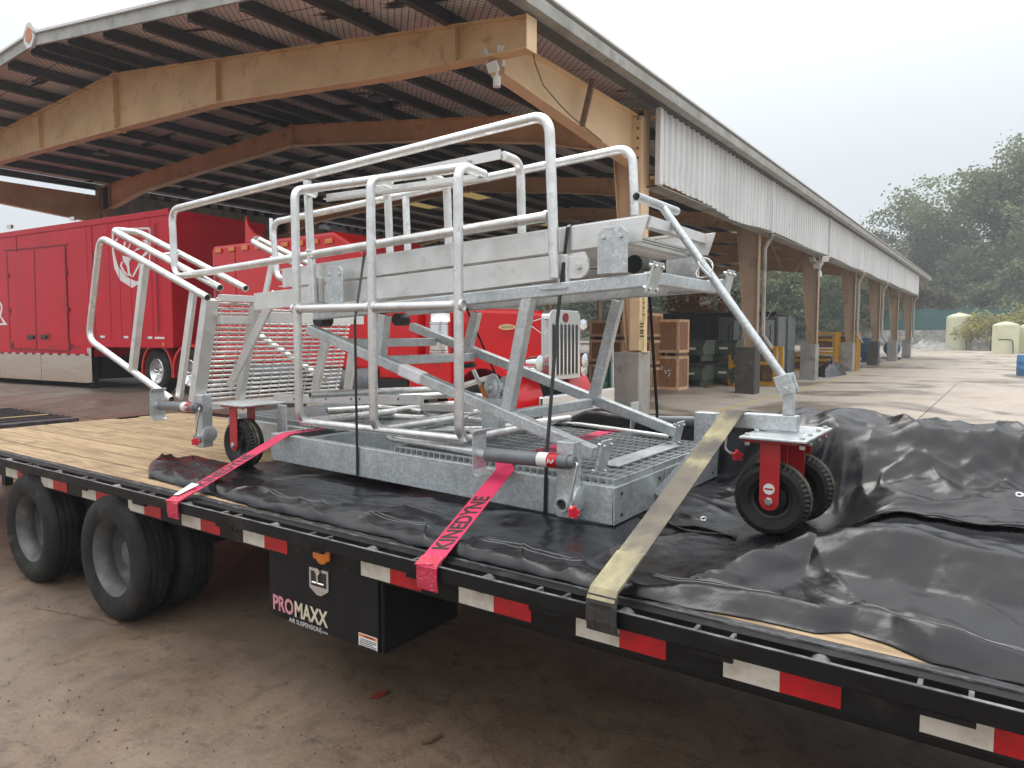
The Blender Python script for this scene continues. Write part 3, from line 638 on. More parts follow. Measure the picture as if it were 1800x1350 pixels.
# tanks
def tank(px, py, wpx, hpx, label):
    c = oZ(px, py, 0); zc = (c - CP).dot(FW); r = wpx/2/F*zc; h = hpx/F*zc
    t = thing('plastic_tank', c, label, 'tank', 'pale plastic tanks at the end of the yard'); pr = [(0,0),(r,0)]
    for k in range(9): z = h*.9*(k+.5)/9; pr += [(r, z - h*.04), (r*1.015, z), (r, z + h*.04)]
    pr += [(r*.96, h*.92), (r*.5, h*.98), (r*.2, h*1.0), (r*.2, h*1.03), (0, h*1.03)]
    B().lathe(c, (0,0,1), pr, 36).build('shell', 'tank', t, smooth=True)
    B().pipe(fillet([c + V((-r*.5, -r*.95, 0)) + V((0,0,h*.44)), c + V((r*.55, -r*1.05, h*.44)), c + V((r*.62, -r*1.05, 0))], .3), .05, 6).build('fill_pipe', 'lamp_black', t)
tank(1685, 615, 40, 64, 'tall pale yellow plastic tank in front of the block wall'); tank(1766, 621, 39, 55, 'second pale plastic tank partly behind the yellow bush'); tank(1808, 621, 30, 52, 'pale plastic tank cut off by the right edge')
# block wall with screen fence
wy = 104.0
t = thing('block_wall', (-20, wy, 0), 'stained wall of large concrete blocks across the end of the yard', 'wall')
blk = B().box((-.745, -.3, 0), (.745, .3, .79)); first = None
xx0 = -34.0
for row in range(3):
    for k in range(36):
        off = V((xx0 + k*1.5 + (row % 2)*.75, wy + random.uniform(-.05, .05), row*.8)) - ORG[t.name]
        if first is None:
            first = blk.build('block', 'block', None, bevel=.02); first.parent = t; first.location = off
        else: inst(first, t, off)
t = thing('screen_fence', (-20, wy + .6, 0), 'tall green mesh screen fence behind the block wall', 'fence')
for k in range(13): B().pipe([(-36 + k*4.5, wy + .65, 0), (-36 + k*4.5, wy + .65, 5.6)], .05, 8).build('post', 'fence_post', t)
for k in range(12):
    x = -36 + k*4.5; b = B(); vs = []
    for j in range(7):
        for q in range(4): vs.append((x + 4.5*j/6, wy + .55 + .06*noise.noise((x + j*1.3, q, 0)), 2.42 + (5.0 + .12*math.cos(j/6*2*math.pi) - 2.42)*q/3))
    b.add(vs, [(j*4+q, j*4+q+1, (j+1)*4+q+1, (j+1)*4+q) for j in range(6) for q in range(3)]); b.build('screen_sheet', 'screen', t)
t = heap(tuple(oZ(1632, 615, 0)), 2.6, 1.6, 1.0, 5).build('rubble_pile', 'block', smooth=False); tag(t, 'low pile of pale rubble at the foot of the block wall', 'rubble')
# ================================================================== TREES
def leaves(pts, n, size, rad, rng, flat=.6):
    vs = []; fs = []
    for i in range(n):
        c = pts[rng.randrange(len(pts))]
        p = c + V((rng.gauss(0, 1), rng.gauss(0, 1), rng.gauss(0, flat))) * rad
        u = V((rng.uniform(-1,1), rng.uniform(-1,1), rng.uniform(-.7,.7))).normalized(); w = u.cross(V((rng.uniform(-1,1), rng.uniform(-1,1), rng.uniform(-1,1)))).normalized()
        s = size*rng.uniform(.6, 1.4); k = len(vs)
        vs += [p - u*s, p + w*s*.55, p + u*s, p - w*s*.55]; fs.append((k, k+1, k+2, k+3))
    return vs, fs
def tree_parts(h, spread, seed, n, size, base=.35, trunk_r=.3, rad=None):
    """trunk with limbs that fork twice; leaf clumps sit on the twig ends"""
    rng = random.Random(seed); tb = B(); tips = []
    top = V((rng.uniform(-.06,.06)*h, rng.uniform(-.06,.06)*h, h*.62)); ax = [V((0,0,-.3)), V((0,0,h*.2)) + V((rng.uniform(-.02,.02)*h, 0, 0)), top*.7, top]
    tb.pipe(ax, [trunk_r*1.25, trunk_r, trunk_r*.65, trunk_r*.3], 8)
    for i in range(11):
        t = base + (1 - base)*i/10; st = V((0,0,0)).lerp(top, min(1, t*1.0)); a = i*2.4 + rng.uniform(-.4,.4)
        ln = spread*rng.uniform(.65, 1.1)*(1.05 - .45*t); rise = rng.uniform(.35, 1.0)
        e1 = st + V((math.cos(a)*ln*.6, math.sin(a)*ln*.6, ln*.45*rise)); tb.pipe([st, st.lerp(e1, .5) + V((0,0,-.04*ln)), e1], [trunk_r*.42*(1.1-.5*t), trunk_r*.3, trunk_r*.18], 6)
        for j in range(4):
            b = a + rng.uniform(-.9,.9); l2 = ln*rng.uniform(.35,.65); e2 = e1 + V((math.cos(b)*l2, math.sin(b)*l2, l2*rng.uniform(-.1,.9))); tb.pipe([e1, e2], [trunk_r*.14, trunk_r*.05], 5)
            for k in range(4):
                e3 = e2 + V((rng.uniform(-1,1), rng.uniform(-1,1), rng.uniform(-.4,.9)))*l2*.55; tips.append(e3)
            tips.append(e1.lerp(e2, .7))
    for k in range(10): tips.append(top + V((rng.uniform(-.5,.5)*spread, rng.uniform(-.5,.5)*spread, rng.uniform(0,.33)*h)))
    vs, fs = leaves(tips, n, size, rad or spread*.085, rng); return tb, vs, fs
def tree(name, loc, label, group, h, spread, seed, n, size, m, base=.35, tr=.3, cat='tree', rad=None):
    tb, vs, fs = tree_parts(h, spread, seed, n, size, base, tr, rad); t = thing(name, loc, label, cat, group); L0 = V(loc)
    b = B(); b.add([p + L0 for p in tb.v], tb.f); b.build('trunk', 'bark', t, smooth=True)
    b = B(); b.v = [p + L0 for p in vs]; b.f = fs
    me = bpy.data.meshes.new('crown'); me.from_pydata([p for p in vs], [], fs); me.materials.append(MT[m]); o = link(bpy.data.objects.new('crown', me)); o.parent = t; ORG[o.name] = L0
    return t
def copy_tree(t, loc, rotz, sc, label=None):
    c = t.copy(); link(c); c.location = loc; c.rotation_euler = (0,0,rotz); c.scale = (sc,)*3; ORG[c.name] = V(loc)
    if label: c['label'] = label
    for ch in t.children:
        q = ch.copy(); link(q); q.parent = c
    return c
def at(px, d, z=0):            # a place d metres away in the direction of photo column px
    r = ray(px, 589); r.z = 0; r = r.normalized(); return V((r.x*d, r.y*d, z))
G1 = 'tall trees beyond the yard on the right'
T1 = tree('tall_tree', at(1690, 126), 'broad oak with a forked dark trunk and open crown above the first tank', G1, 28, 11.5, 11, 17000, .27, 'leaf_green', base=.38, tr=.5)
T2 = tree('tall_tree', at(1778, 124), 'very tall dark tree at the right edge rising out of the frame', G1, 34, 12, 23, 19000, .27, 'leaf_green', base=.30, tr=.55)
T3 = tree('tall_tree', at(1600, 132), 'mid height tree whose crown shows just above the far end of the shed roof', G1, 22, 10, 31, 13000, .27, 'leaf_deep', base=.22, tr=.4)
T4 = tree('tall_tree', at(1535, 140), 'small distant tree peeping over the shed roof edge', G1, 22, 10, 37, 11000, .27, 'leaf_deep', base=.25, tr=.35)
T5 = tree('tall_tree', at(1745, 136), 'dense tree filling the gap between the oak and the very tall tree', G1, 22, 10, 41, 14000, .28, 'leaf_deep', base=.12, tr=.4)
copy_tree(T2, at(1850, 122), 1.2, 1.02, 'tall tree just beyond the right edge'); copy_tree(T1, at(1930, 128), 2.2, 1.05, 'broad tree well beyond the right edge'); copy_tree(T5, at(1650, 138), 2.0, .85, 'lower dense tree behind the oak trunk')
U1 = tree('understory_tree', at(1625, 112), 'rust brown tree hanging over the end of the shed', None, 10.5, 3.6, 51, 7000, .22, 'leaf_rust', base=.15, tr=.18)
U2 = tree('understory_tree', at(1680, 114), 'low green tree between the tanks and the oak', None, 9.5, 5.2, 53, 9000, .24, 'leaf_deep', base=.08, tr=.2)
U3 = tree('understory_tree', at(1775, 113), 'shaggy green tree behind the second tank', None, 11.5, 6.0, 57, 10000, .24, 'leaf_green', base=.08, tr=.22)
U4 = tree('understory_tree', at(1820, 110), 'dark understory tree at the right edge', None, 9.5, 5.0, 58, 9000, .24, 'leaf_deep', base=.08, tr=.2)
tree('yellow_bush', at(1742, 97), 'loose yellowing bush between the two pale tanks', None, 4.6, 2.4, 61, 3600, .17, 'leaf_yellow', base=.03, tr=.07, cat='bush', rad=.5)
tree('yellow_bush', at(1786, 104), 'taller yellow green bush right of the first tank', None, 5.6, 2.6, 62, 3600, .17, 'leaf_yellow', base=.03, tr=.07, cat='bush', rad=.55)
tree('yellow_bush', at(1815, 97), 'yellow green bush at the right edge of the yard', None, 4.6, 2.4, 63, 3000, .17, 'leaf_yellow', base=.03, tr=.07, cat='bush', rad=.5)
tree('orange_shrub', V((-11.6, 31.5, 1.0)), 'bright orange shrub spreading over the top of the black shelter', None, 3.2, 1.7, 71, 1300, .11, 'leaf_orange', base=.2, tr=.06, cat='shrub', rad=.22)
tree('bright_sapling', at(1518, 107), 'bright yellow green sapling seen between the far columns', None, 7.0, 2.2, 73, 2500, .22, 'leaf_yellow', base=.3, tr=.08, cat='sapling')
G2 = 'trees behind the shed seen between its columns'; lab2 = 'tree standing behind the shed, seen between its columns'
rng = random.Random(5)
ORD = 'first second third fourth fifth sixth seventh eighth ninth tenth eleventh twelfth thirteenth fourteenth fifteenth sixteenth seventeenth eighteenth nineteenth twentieth twenty-first twenty-second'.split()
for i in range(22):
    px = 1010 + i*26; src = (U2, U3, T5, U1)[(i*7) % 4]; sc = {U2: 1.15, U3: 1.05, T5: .6, U1: 1.05}[src]*rng.uniform(.9, 1.25)
    c = copy_tree(src, at(px + rng.uniform(-8, 8), 108 + 7*(i % 3)), rng.uniform(0, 6), sc, ORD[i] + ' tree from the left in the row of trees behind the shed'); c['group'] = G2
b = B(); vs = []; m = 160
for k in range(m + 1):
    a = -1.75 + 2.75*k/m; d = 165; hh = 12 + 5*noise.noise((k*.25, 0, 0)) + 2.5*noise.noise((k*1.3, 3, 0))
    for z, dd in ((-1, 0), (hh*.6, 3), (hh, 8), (hh*.5, 20)): vs.append((math.sin(a)*(d+dd), math.cos(a)*(d+dd), z + (1.2*noise.noise((k*2.1, z, 1)) if z > 0 else 0)))
b.add(vs, [(k*4+j, k*4+j+1, (k+1)*4+j+1, (k+1)*4+j) for k in range(m) for j in range(3)]); o = b.build('distant_woods', 'leaf_deep', loc=(0,0,0)); o['kind'] = 'stuff'; o['label'] = 'dark band of distant woods behind all the trees'; o['category'] = 'woods'
# ================================================================== RED SHOW TRANSPORTER (semi trailer)
E_ = V((-.9966, -.0818, 0)); N_ = V((.0818, -.9966, 0)); P0 = V((-15.2, 8.54, 0)); ZU = V((0,0,1))
def SP(px, py, lift=0.): return oP(px, py, P0, N_) + N_*lift
def sl_(px, py): p = SP(px, py); return (p - P0).dot(E_), p.z
def sbox(b, s0, s1, t0, t1, z0, z1):
    """box in trailer coordinates: s back from the nose, t in from the near side"""
    vs = [P0 + E_*s - N_*t + ZU*z for z in (z0, z1) for s, t in ((s0,t0),(s1,t0),(s1,t1),(s0,t1))]
    return b.add(vs, [(0,3,2,1),(4,5,6,7),(0,1,5,4),(1,2,6,5),(2,3,7,6),(3,0,4,7)])
st = thing('semi_trailer', (-18, 9.0, gz(-18, 9)), 'red show semi trailer with white shield emblem and polished skirt, parked under the shed', 'semi trailer')
ZT, ZB = 4.50, 1.484; s1 = sl_(160, 620)[0]; zr = sl_(150, 627)[1]; zk = sl_(165, 674)[1]; SL = 15.5
sbox(B(), 0, s1, 0, 2.6, ZB, ZT).build('nose', 'sem_red', st, bevel=.02)
sbox(B(), s1 + .002, SL, 0, 2.6, zr, ZT).build('body', 'sem_red', st, bevel=.02)
sbox(B(), -.01, SL, -.022, 2.622, ZT - .12, ZT + .02).build('roof_rail', 'sem_red', st, bevel=.01)
sbox(B(), -.006, s1, -.014, .05, ZB - .02, ZB + .17).build('lower_rail', 'sem_red', st)
sbox(B(), s1 - .03, s1 + .15, -.012, .05, zk + .02, zr + .22).build('skirt_corner', 'stainless', st)
for k in range(5): sbox(B(), s1 + .155 + k*2.2, s1 + .15 + (k+1)*2.2 - .01, -.010, .03, zk, zr + .06).build('skirt_panel', 'stainless', st, bevel=.006)
for k in range(26): sbox(B(), s1 + .1 + k*.42, s1 + .24 + k*.42, -.02, -.012, zr + .02, zr + .08).build('skirt_bracket', 'seam_red', st)
sbox(B(), s1 + .1, s1 + .25, .3, 2.3, zk + .1, ZB - .05).build('drop_wall', 'under', st)
sbox(B(), s1 + .6, SL - 1, .35, 2.25, zk + .06, zr - .01).build('belly', 'under', st)
sbox(B(), s1 + .3, s1 + .42, .2, .32, gz(-18, 8) + .04, zr).build('landing_leg', 'under', st); sbox(B(), s1 + .22, s1 + .5, .1, .4, gz(-18, 8) - .01, gz(-18, 8) + .04).build('landing_foot', 'under', st)
for tt in (.0, 2.3):
    for sa in (11.8, 13.1):
        c = P0 + E_*sa - N_*(tt + .02) + ZU*(gz(-28, 8) + .5)
        w = B().lathe(c, -N_, [(.28,.02),(.34,0),(.46,.02),(.5,.06),(.5,.24),(.46,.28),(.3,.28)], 40).build('wheel', 'tyre', st, smooth=True); B().lathe(c, -N_, [(0,.06),(.12,.05),(.14,.1),(.25,.12),(.28,.02)], 30).build('rim', 'chrome_dull', w, smooth=True)
for px in (27, 160, 188, 206, 225, 243, 262):    # vertical seams and shallow panel ribs
    a, b_ = SP(px, 395 - px*.1, .004), SP(px + (0 if px > 170 else 2), 600, .004); a.z = ZT - .13; b_ = V((a.x, a.y, ZB + .17 if px > 165 else zr + .1))
    B().beam(a, b_, .020, .012 if px in (27, 160) else .004, N_).build('seam', 'seam_red' if px in (27, 160) else 'sem_red', st)
def face(px, m, name, lift=.004, th=.012, sc=4.5, ox=0, oy=380, par=None):
    return B().poly([SP(ox + x/sc, oy + y/sc, lift) for x, y in px], N_*th).build(name, m, par or st)
dl = face([(62,292),(270,272),(288,1048),(92,1040)], 'sem_red', 'door'); dr = face([(278,270),(512,238),(543,1062),(300,1050)], 'sem_red', 'door')
for d, hs in ((dl, [(217,935),(290,935),(290,975),(217,975)]), (dr, [(320,932),(402,932),(402,976),(320,976)])):
    face(hs, 'seam_red', 'handle_recess', .017, .006, par=d); x, y = hs[0]; face([(x+22,y+10),(x+62,y+14),(x+60,y+34),(x+20,y+38)], 'lamp_black', 'handle', .024, .03, par=d)
for pts in ([(40,268),(535,220),(537,228),(42,276)], [(55,290),(62,290),(92,1042),(84,1042)], [(512,238),(520,238),(552,1062),(544,1062)], [(85,1043),(552,1063),(552,1070),(85,1050)], [(271,272),(277,271),(298,1050),(290,1050)]): face(pts, 'seam_red', 'door_frame', .002, .02)
for x, y in ((62,455),(75,730),(90,1000),(520,430),(535,720),(548,1010)): face([(x,y),(x+18,y),(x+18,y+36),(x,y+36)], 'seam_red', 'hinge', .016, .02)
for x, y in ((90,85),(590,22)): face([(x-18,y-14),(x+16,y-16),(x+16,y+12),(x-18,y+14)], 'chrome_dull', 'roof_lamp', .0, .06)
for x, y in ((800,945),(985,948),(1175,952)): face([(x,y),(x+36,y),(x+36,y+18),(x,y+18)], 'logo_white', 'reflector', .016, .004); face([(x-36,y),(x-1,y),(x-1,y+18),(x-36,y+18)], 'tape_red', 'reflector', .016, .004)
face([(1230,954),(1308,956),(1306,972),(1230,970)], 'logo_white', 'reflector', .016, .004)
face([(1290,1000),(1306,1000),(1306,1030),(1290,1030)], 'orange_lens', 'marker_lamp', .016, .01)
B().pipe([SP(274, 393, .03), SP(281, 585, .03)], .012, 6).build('vent_pipe', 'seam_red', st)
O_ = [(885,112),(905,96),(1183,88),(1193,102),(1196,400),(1175,450),(1120,520),(1048,568),(950,505),(905,410),(888,280)]
I_ = [(900,128),(915,112),(1168,103),(1179,115),(1181,392),(1160,440),(1105,508),(1080,517),(1000,478),(935,395),(903,275)]
b = B(); L0 = .005
b.add([SP(x/4.5, 380 + y/4.5, L0) for x, y in O_ + I_], [(i, (i+1) % 11, 11 + (i+1) % 11, 11 + i) for i in range(11)])
for pg in ([(970,312),(1010,322),(1042,332),(1022,372),(1030,440),(1048,482),(1016,470),(1006,400),(975,352)], [(1055,487),(1102,402),(1128,320),(1112,330),(1090,392),(1050,468)], [(962,360),(950,392),(975,442),(1010,476),(1016,466),(986,430),(966,392),(974,362)],
           [(985,200),(962,282),(976,290),(1000,205)], [(1010,258),(1025,212),(1036,225),(1020,266)], [(1045,290),(1090,250),(1130,255),(1070,275),(1052,300)], [(1105,330),(1165,270),(1170,298),(1128,330)], [(905,195),(945,158),(925,202)], [(1130,190),(1170,180),(1176,240),(1150,215)]):
    b.poly([SP(x/4.5, 380 + y/4.5, L0) for x, y in pg], N_*.001)
b.build('shield_emblem', 'logo_white', st)
b = B(); b.poly([SP(x/4.5, 380 + y/4.5, L0) for x, y in ((-330,675),(0,672),(20,700),(22,740),(10,790),(62,860),(0,862),(-330,850))], N_*.002); lg = b.build('lettering_edge', 'logo_white', st)
b = B(); b.poly([SP(x/4.5, 380 + y/4.5, L0 + .003) for x, y in ((-330,690),(-10,690),(8,710),(8,740),(-6,780),(28,845),(0,848),(-330,838))], N_*.001); b.build('lettering_fill', 'sem_red', lg)
mat('dull_gold', (.30,.06,.05), .5)
for s_, px, w_ in (('a', 85, .36), ('b', 128, .34)):
    b = B(); [b.beam(SP(px, 612, .021) - E_*(k*.032), SP(px, 612, .021) - E_*(k*.032) + ZU*.06, .003, .018 if k % 3 else .028, -E_) for k in range(int(w_/.034)) if k != 5]; o = b.build('small_lettering', 'dull_gold', st); o['kind'] = 'stuff'

# ================================================================== RED TRACTOR UNIT
tk = thing('semi_truck', (-9.5, 9.75, 0), 'bright red long nose semi truck with chrome grille and amber roof lamps', 'truck')
CYT = 9.75
def tb(x0, x1, y0, y1, z0, z1, n, m, bev=0.): return B().box((x0,y0,z0),(x1,y1,z1)).build(n, m, tk, bevel=bev)
def loft(name, secs, m, bev=0., par=None):
    """boxy body through sections (x, half width, z0, z1)"""
    b = B(); vs = []
    for (x, hw, z0, z1) in secs: vs += [(x, CYT-hw, z0), (x, CYT-hw, z1), (x, CYT+hw, z1), (x, CYT+hw, z0)]
    n = len(secs); fs = [(0,1,2,3), (4*n-1, 4*n-2, 4*n-3, 4*n-4)]
    for i in range(n-1):
        for k in range(4): a = 4*i+k; c = 4*i+(k+1) % 4; fs.append((a, a+4, c+4, c))
    return b.add(vs, fs).build(name, m, par or tk, bevel=bev)
tb(-16.8, -6.2, CYT-.42, CYT-.34, .72, .98, 'frame_rail', 'under'); tb(-16.8, -6.2, CYT+.34, CYT+.42, .72, .98, 'frame_rail', 'under')
loft('sleeper', [(-13.75, 1.13, 1.25, 3.50), (-13.65, 1.15, 1.2, 3.60), (-9.95, 1.15, 1.15, 3.60), (-9.6, 1.10, 1.15, 3.40), (-8.95, .98, 1.12, 2.98)], 'truck_red', .06)
loft('cab', [(-8.97, 1.02, 1.0, 2.95), (-8.70, 1.0, 1.0, 2.86), (-8.35, .95, 1.0, 2.22), (-8.15, .92, 1.0, 2.14)], 'truck_red', .03)
B().poly([(-8.685, CYT-.85, 2.76), (-8.685, CYT+.85, 2.76), (-8.36, CYT+.82, 2.24), (-8.36, CYT-.82, 2.24)], (.02, 0, .012)).build('windscreen', 'glass_dark', tk)
B().poly([(-8.93, CYT-1.026, 2.80), (-8.72, CYT-1.01, 2.76), (-8.45, CYT-.975, 2.28), (-8.93, CYT-1.026, 2.28)], (0, -.012, 0)).build('side_window', 'glass_dark', tk)
for px, py in ((385,441),(408,438),(431,436),(455,434),(501,430),(528,428),(554,425),(579,424)):
    c = oY(px, py, CYT - 1.155); B().box(c + V((-.10,-.03,-.045)), c + V((.10,.0,.045))).build('amber_lamp', 'orange_lens', tk, bevel=.012)
B().poly([oY(x, y, CYT-1.1) for x, y in ((431,379),(437,398),(446,410),(460,416),(460,424),(431,426))], (0, .05, 0)).build('air_deflector', 'truck_red', tk)
B().poly([oY(x, y, CYT+.2) for x, y in ((561,402),(561,396),(570,394),(578,398),(582,404))], (0, .5, 0)).build('roof_unit', 'jack_grey', tk)
tb(-13.6, -13.5, CYT-1.16, CYT-1.15, 1.3, 3.2, 'sleeper_seam', 'seam_red'); tb(-12.9, -12.885, CYT-1.158, CYT-1.15, 1.25, 3.5, 'sleeper_seam', 'seam_red')
loft('hood', [(-8.14, .80, 1.15, 2.20), (-7.2, .70, 1.15, 2.185), (-6.3, .56, 1.10, 2.15), (-5.92, .50, 1.10, 2.10)], 'truck_red', .07)
tb(-7.45, -7.43, CYT-.745, CYT-.70, 1.2, 2.15, 'hood_seam', 'seam_red')
for sg in (-1, 1):      # front fenders follow the wheel
    b = B(); pts = [(-6.62 + .70*math.cos(a), .62 + .72*math.sin(a)) for a in [R(-5 + 10*k) for k in range(20)]]; inn = [(-6.62 + .60*math.cos(a), .62 + .62*math.sin(a)) for a in [R(-5 + 10*k) for k in range(20)]]
    y0 = CYT + sg*1.13; y1 = CYT + sg*.45
    b.poly([(x, y0, z) for x, z in pts + inn[::-1]], (0, y1 - y0, 0)); b.build('fender', 'truck_red', tk, smooth=True)
    B().poly([(-7.25, y0, .75), (-7.25, y0, 1.32), (-8.15, y0, 1.32), (-8.15, y0, .75)], (0, -sg*.3, 0)).build('cowl_panel', 'truck_red', tk)
    for wx, lab in ((-6.62, 'steer'), (-14.75, 'drive'), (-16.1, 'drive')):
        gzz = gz(wx, CYT + sg*1.0); c = V((wx, CYT + sg*1.12, gzz + .50))
        if lab == 'drive':
            b = B(); arc = [R(-12 + 12*k) for k in range(18)]; po = [(wx + .66*math.cos(a), c.z + .62*math.sin(a)) for a in arc]; pi_ = [(wx + .63*math.cos(a), c.z + .59*math.sin(a)) for a in arc]
            b.poly([(x, c.y - sg*.02, z) for x, z in po + pi_[::-1]], (0, -sg*.62, 0)); b.poly([(x, c.y, z) for x, z in [(wx + .69*math.cos(a), c.z + .65*math.sin(a)) for a in arc] + pi_[::-1]], (0, -sg*.018, 0)); b.build('drive_fender', 'truck_red', tk, smooth=True)
        w = B().lathe(c, (0,sg,0), [(.29,0),(.36,.03),(.46,.02),(.505,-.03),(.505,-.26),(.46,-.30),(.3,-.28)], 44).build('wheel', 'tyre', tk, smooth=True)
        B().lathe(c, (0,sg,0), [(0,-.02),(.07,-.02),(.09,-.06),(.11,-.10),(.22,-.10),(.25,-.04),(.285,.012),(.30,0)], 36).build('rim', 'chrome_dull', w, smooth=True)
        B().lathe(c + V((0, sg*.0, 0)), (0,sg,0), [(0,.05),(.05,.04),(.075,-.02),(.085,-.09)], 20).build('hub_cap', 'chrome', w, smooth=True)
# grille shell
gx_ = -5.80; gy0, gy1, gz0, gz1 = 9.25, 10.22, 1.04, 2.15
sh = B(); R_ = .14; arcp = [(gy0, gz0), (gy0, gz1 - R_)] + [(gy0 + R_ - R_*math.cos(a), gz1 - R_ + R_*math.sin(a)) for a in [R(15*k) for k in range(1, 6)]] + [(gy1 - R_ + R_*math.sin(a), gz1 - R_ + R_*math.cos(a)) for a in [R(15*k) for k in range(1, 6)]] + [(gy1, gz1 - R_), (gy1, gz0)]
sh.poly([(gx_, y, z) for y, z in arcp], (-.16, 0, 0)); gs = sh.build('grille_shell', 'chrome_dull', tk, bevel=.015)
tb(gx_ + .001, gx_ + .012, gy0 + .10, gy1 - .10, gz0 + .09, gz1 - .24, 'grille_mesh', 'grille')
for k in range(7): B().box((gx_ + .012, gy0 + .12 + k*.118, gz0 + .07), (gx_ + .035, gy0 + .155 + k*.118, gz1 - .22)).build('grille_bar', 'chrome', tk, bevel=.006)
for k in range(28): B().box((gx_ + .012, gy0 + .10, gz0 + .10 + k*.029), (gx_ + .017, gy1 - .10, gz0 + .108 + k*.029)).build('grille_louvre', 'jack_grey', tk)
B().lathe((gx_ + .001, (gy0+gy1)/2, gz1 - .125), (1,0,0), [(.075,0),(.075,.012),(0,.014)], 24).build('badge', 'seam_red', gs)
c = oY(893, 575, CYT - .64); b = B(); b.poly([c + V((.16*math.cos(a), -.02, .045*math.sin(a))) for a in [R(20*k) for k in range(18)]], (0,-.012,0)); bo = b.build('hood_badge', 'sign_yellow', tk)
b = B(); [b.beam(c + V((-.10 + k*.033,-.0335,-.02)), c + V((-.085 + k*.033,-.0335,.022)), .002, .014, (1,0,0)) for k in range(7)]; o = b.build('badge_print', 'skid', bo); o['kind'] = 'stuff'
for cy_, dz in ((9.02, 0), (10.42, 0)):
    for dd in (0, .15):
        c = V((-5.82 - dd*.2, cy_ + (dd if cy_ > 9.7 else -dd)*.2, 1.32 - dd*.9)); hl = B().lathe(c, (1,0,0), [(.02,-.26),(.10,-.20),(.125,-.08),(.125,0),(.10,.012),(0,.03)], 24).build('headlamp', 'chrome', tk, smooth=True)
    B().pipe([(-5.95, cy_, 1.30), (-5.95, (gy0 if cy_ < 9.7 else gy1), 1.28)], .03, 8).build('lamp_bracket', 'chrome', tk)
for cy_ in (gy0 + .05, gy1 - .05): B().lathe((gx_ - .06, cy_ - .06 if cy_ < 9.7 else cy_ + .06, 2.0), (0, 1 if cy_ > 9.7 else -1, 0), [(.02,-.02),(.022,.02),(0,.025)], 10).build('latch', 'chrome', gs)
for q, side in ((V((-6.0, 10.62, 1.93)), 1), (V((-5.98, 8.90, 1.93)), -1)):
    mr_ = B().lathe(q, (1, -side*.3, 0), [(0,.05),(.09,.03),(.10,0),(0,0)], 20).build('hood_mirror', 'chrome', tk, smooth=True); B().pipe([q, V((gx_ - .1, gy1 if side > 0 else gy0, 2.02))], .008, 6).build('stay', 'chrome', mr_); B().pipe([q, V((gx_ - .1, gy1 if side > 0 else gy0, 1.75))], .008, 6).build('stay', 'chrome', mr_)
B().box((-5.58, CYT-1.15, .42), (-5.50, CYT+1.15, .86)).build('bumper', 'chrome', tk, bevel=.03); tb(-6.0, -5.6, CYT-.5, CYT+.5, .5, .8, 'bumper_mount', 'under')
for dy in (-1.02, 1.02): B().lathe((-7.55, CYT+dy, 1.30), (0,0,1), [(0,0),(.15,0),(.19,.05),(.19,.16),(.20,.17),(.20,.20),(.19,.21),(.19,.62),(.20,.63),(.20,.66),(.19,.67),(.17,.80),(.08,.84),(0,.84)], 28).build('air_cleaner', 'chrome', tk, smooth=True)
for x0 in (-12.6, -10.6): B().lathe((x0, CYT-.86, .68 + gz(x0, 8.9)), (1,0,0), [(0,0),(.28,.0),(.30,.03),(.30,1.5),(.28,1.53),(0,1.53)], 28).build('fuel_tank', 'jack_grey', tk, smooth=True)
tb(-9.05, -8.2, CYT-1.12, CYT-.6, .45, 1.0, 'step_box', 'under')
tb(-8.15, -6.1, CYT-.42, CYT+.42, .55, 1.15, 'engine', 'under')
B().lathe((-15.5, CYT, 1.38), (0,0,1), [(0,0),(.45,0),(.45,.07),(0,.07)], 24).build('fifth_wheel', 'under', tk)
# conduit beside the first pier
t = thing('conduit', (-6.55, 12.7, 0), 'grey electrical conduit with fittings beside the first column pier', 'conduit'); p0 = oY(1078, 620, 12.75); p1 = oY(1076, 558, 12.75)
B().pipe([V((p0.x, p0.y, 0)), p1], .035, 8).build('pipe', 'galvanised', t, smooth=True); B().pipe([p0.lerp(p1, .45), p1], .06, 10).build('sleeve', 'galvanised', t, smooth=True)
# ================================================================== FLATBED TRAILER
ZR = .857; YS = 2.02                       # rub rail top and outer side
X0, X1 = -7.85, 2.6
ft = thing('flatbed_trailer', (-3, 3.3, 0), 'black flatbed trailer with plank deck, rub rail and red white reflector tape', 'trailer')
wdt = .222; k = 0; y = 2.178
bd = None
while y < 4.42:
    w = min(wdt, 4.47 - y)
    dz = random.uniform(-.002, .002); xe = X0 + random.uniform(-.004, .004) + (.12 if k == 7 else .05 if k == 8 else 0)
    b = B().box((xe, y + .006, ZR - .042 + dz), (X1, y + w - .006, ZR + .0 + dz)).build('deck_board', 'wood_deck', ft, bevel=.004); y += w; k += 1
MT['wood_deck'].node_tree.nodes  # boards share one wood material, varied per object
B().box((X0 - .06, 2.09, .70), (X1, 2.135, ZR - .004)).build('side_beam', 'black_steel', ft)
B().box((X0 - .06, 2.1355, ZR - .05), (X1, 2.175, ZR + .004)).build('deck_edge', 'steel_edge', ft, bevel=.006)
B().box((X0 - .06, 4.475, .70), (X1, 4.55, ZR + .004)).build('side_beam', 'black_steel', ft)
B().box((X0 - .06, YS, ZR - .056), (X1, YS + .014, ZR)).build('rub_rail', 'black_steel', ft, bevel=.003)
B().box((X0 - .06, YS + .0001, ZR + .0002), (X1, YS + .0139, ZR + .0012)).build('rail_wear', 'worn_edge', ft)
B().box((X0 - .06, 4.63, ZR - .056), (X1, 4.645, ZR)).build('rub_rail', 'black_steel', ft, bevel=.003)
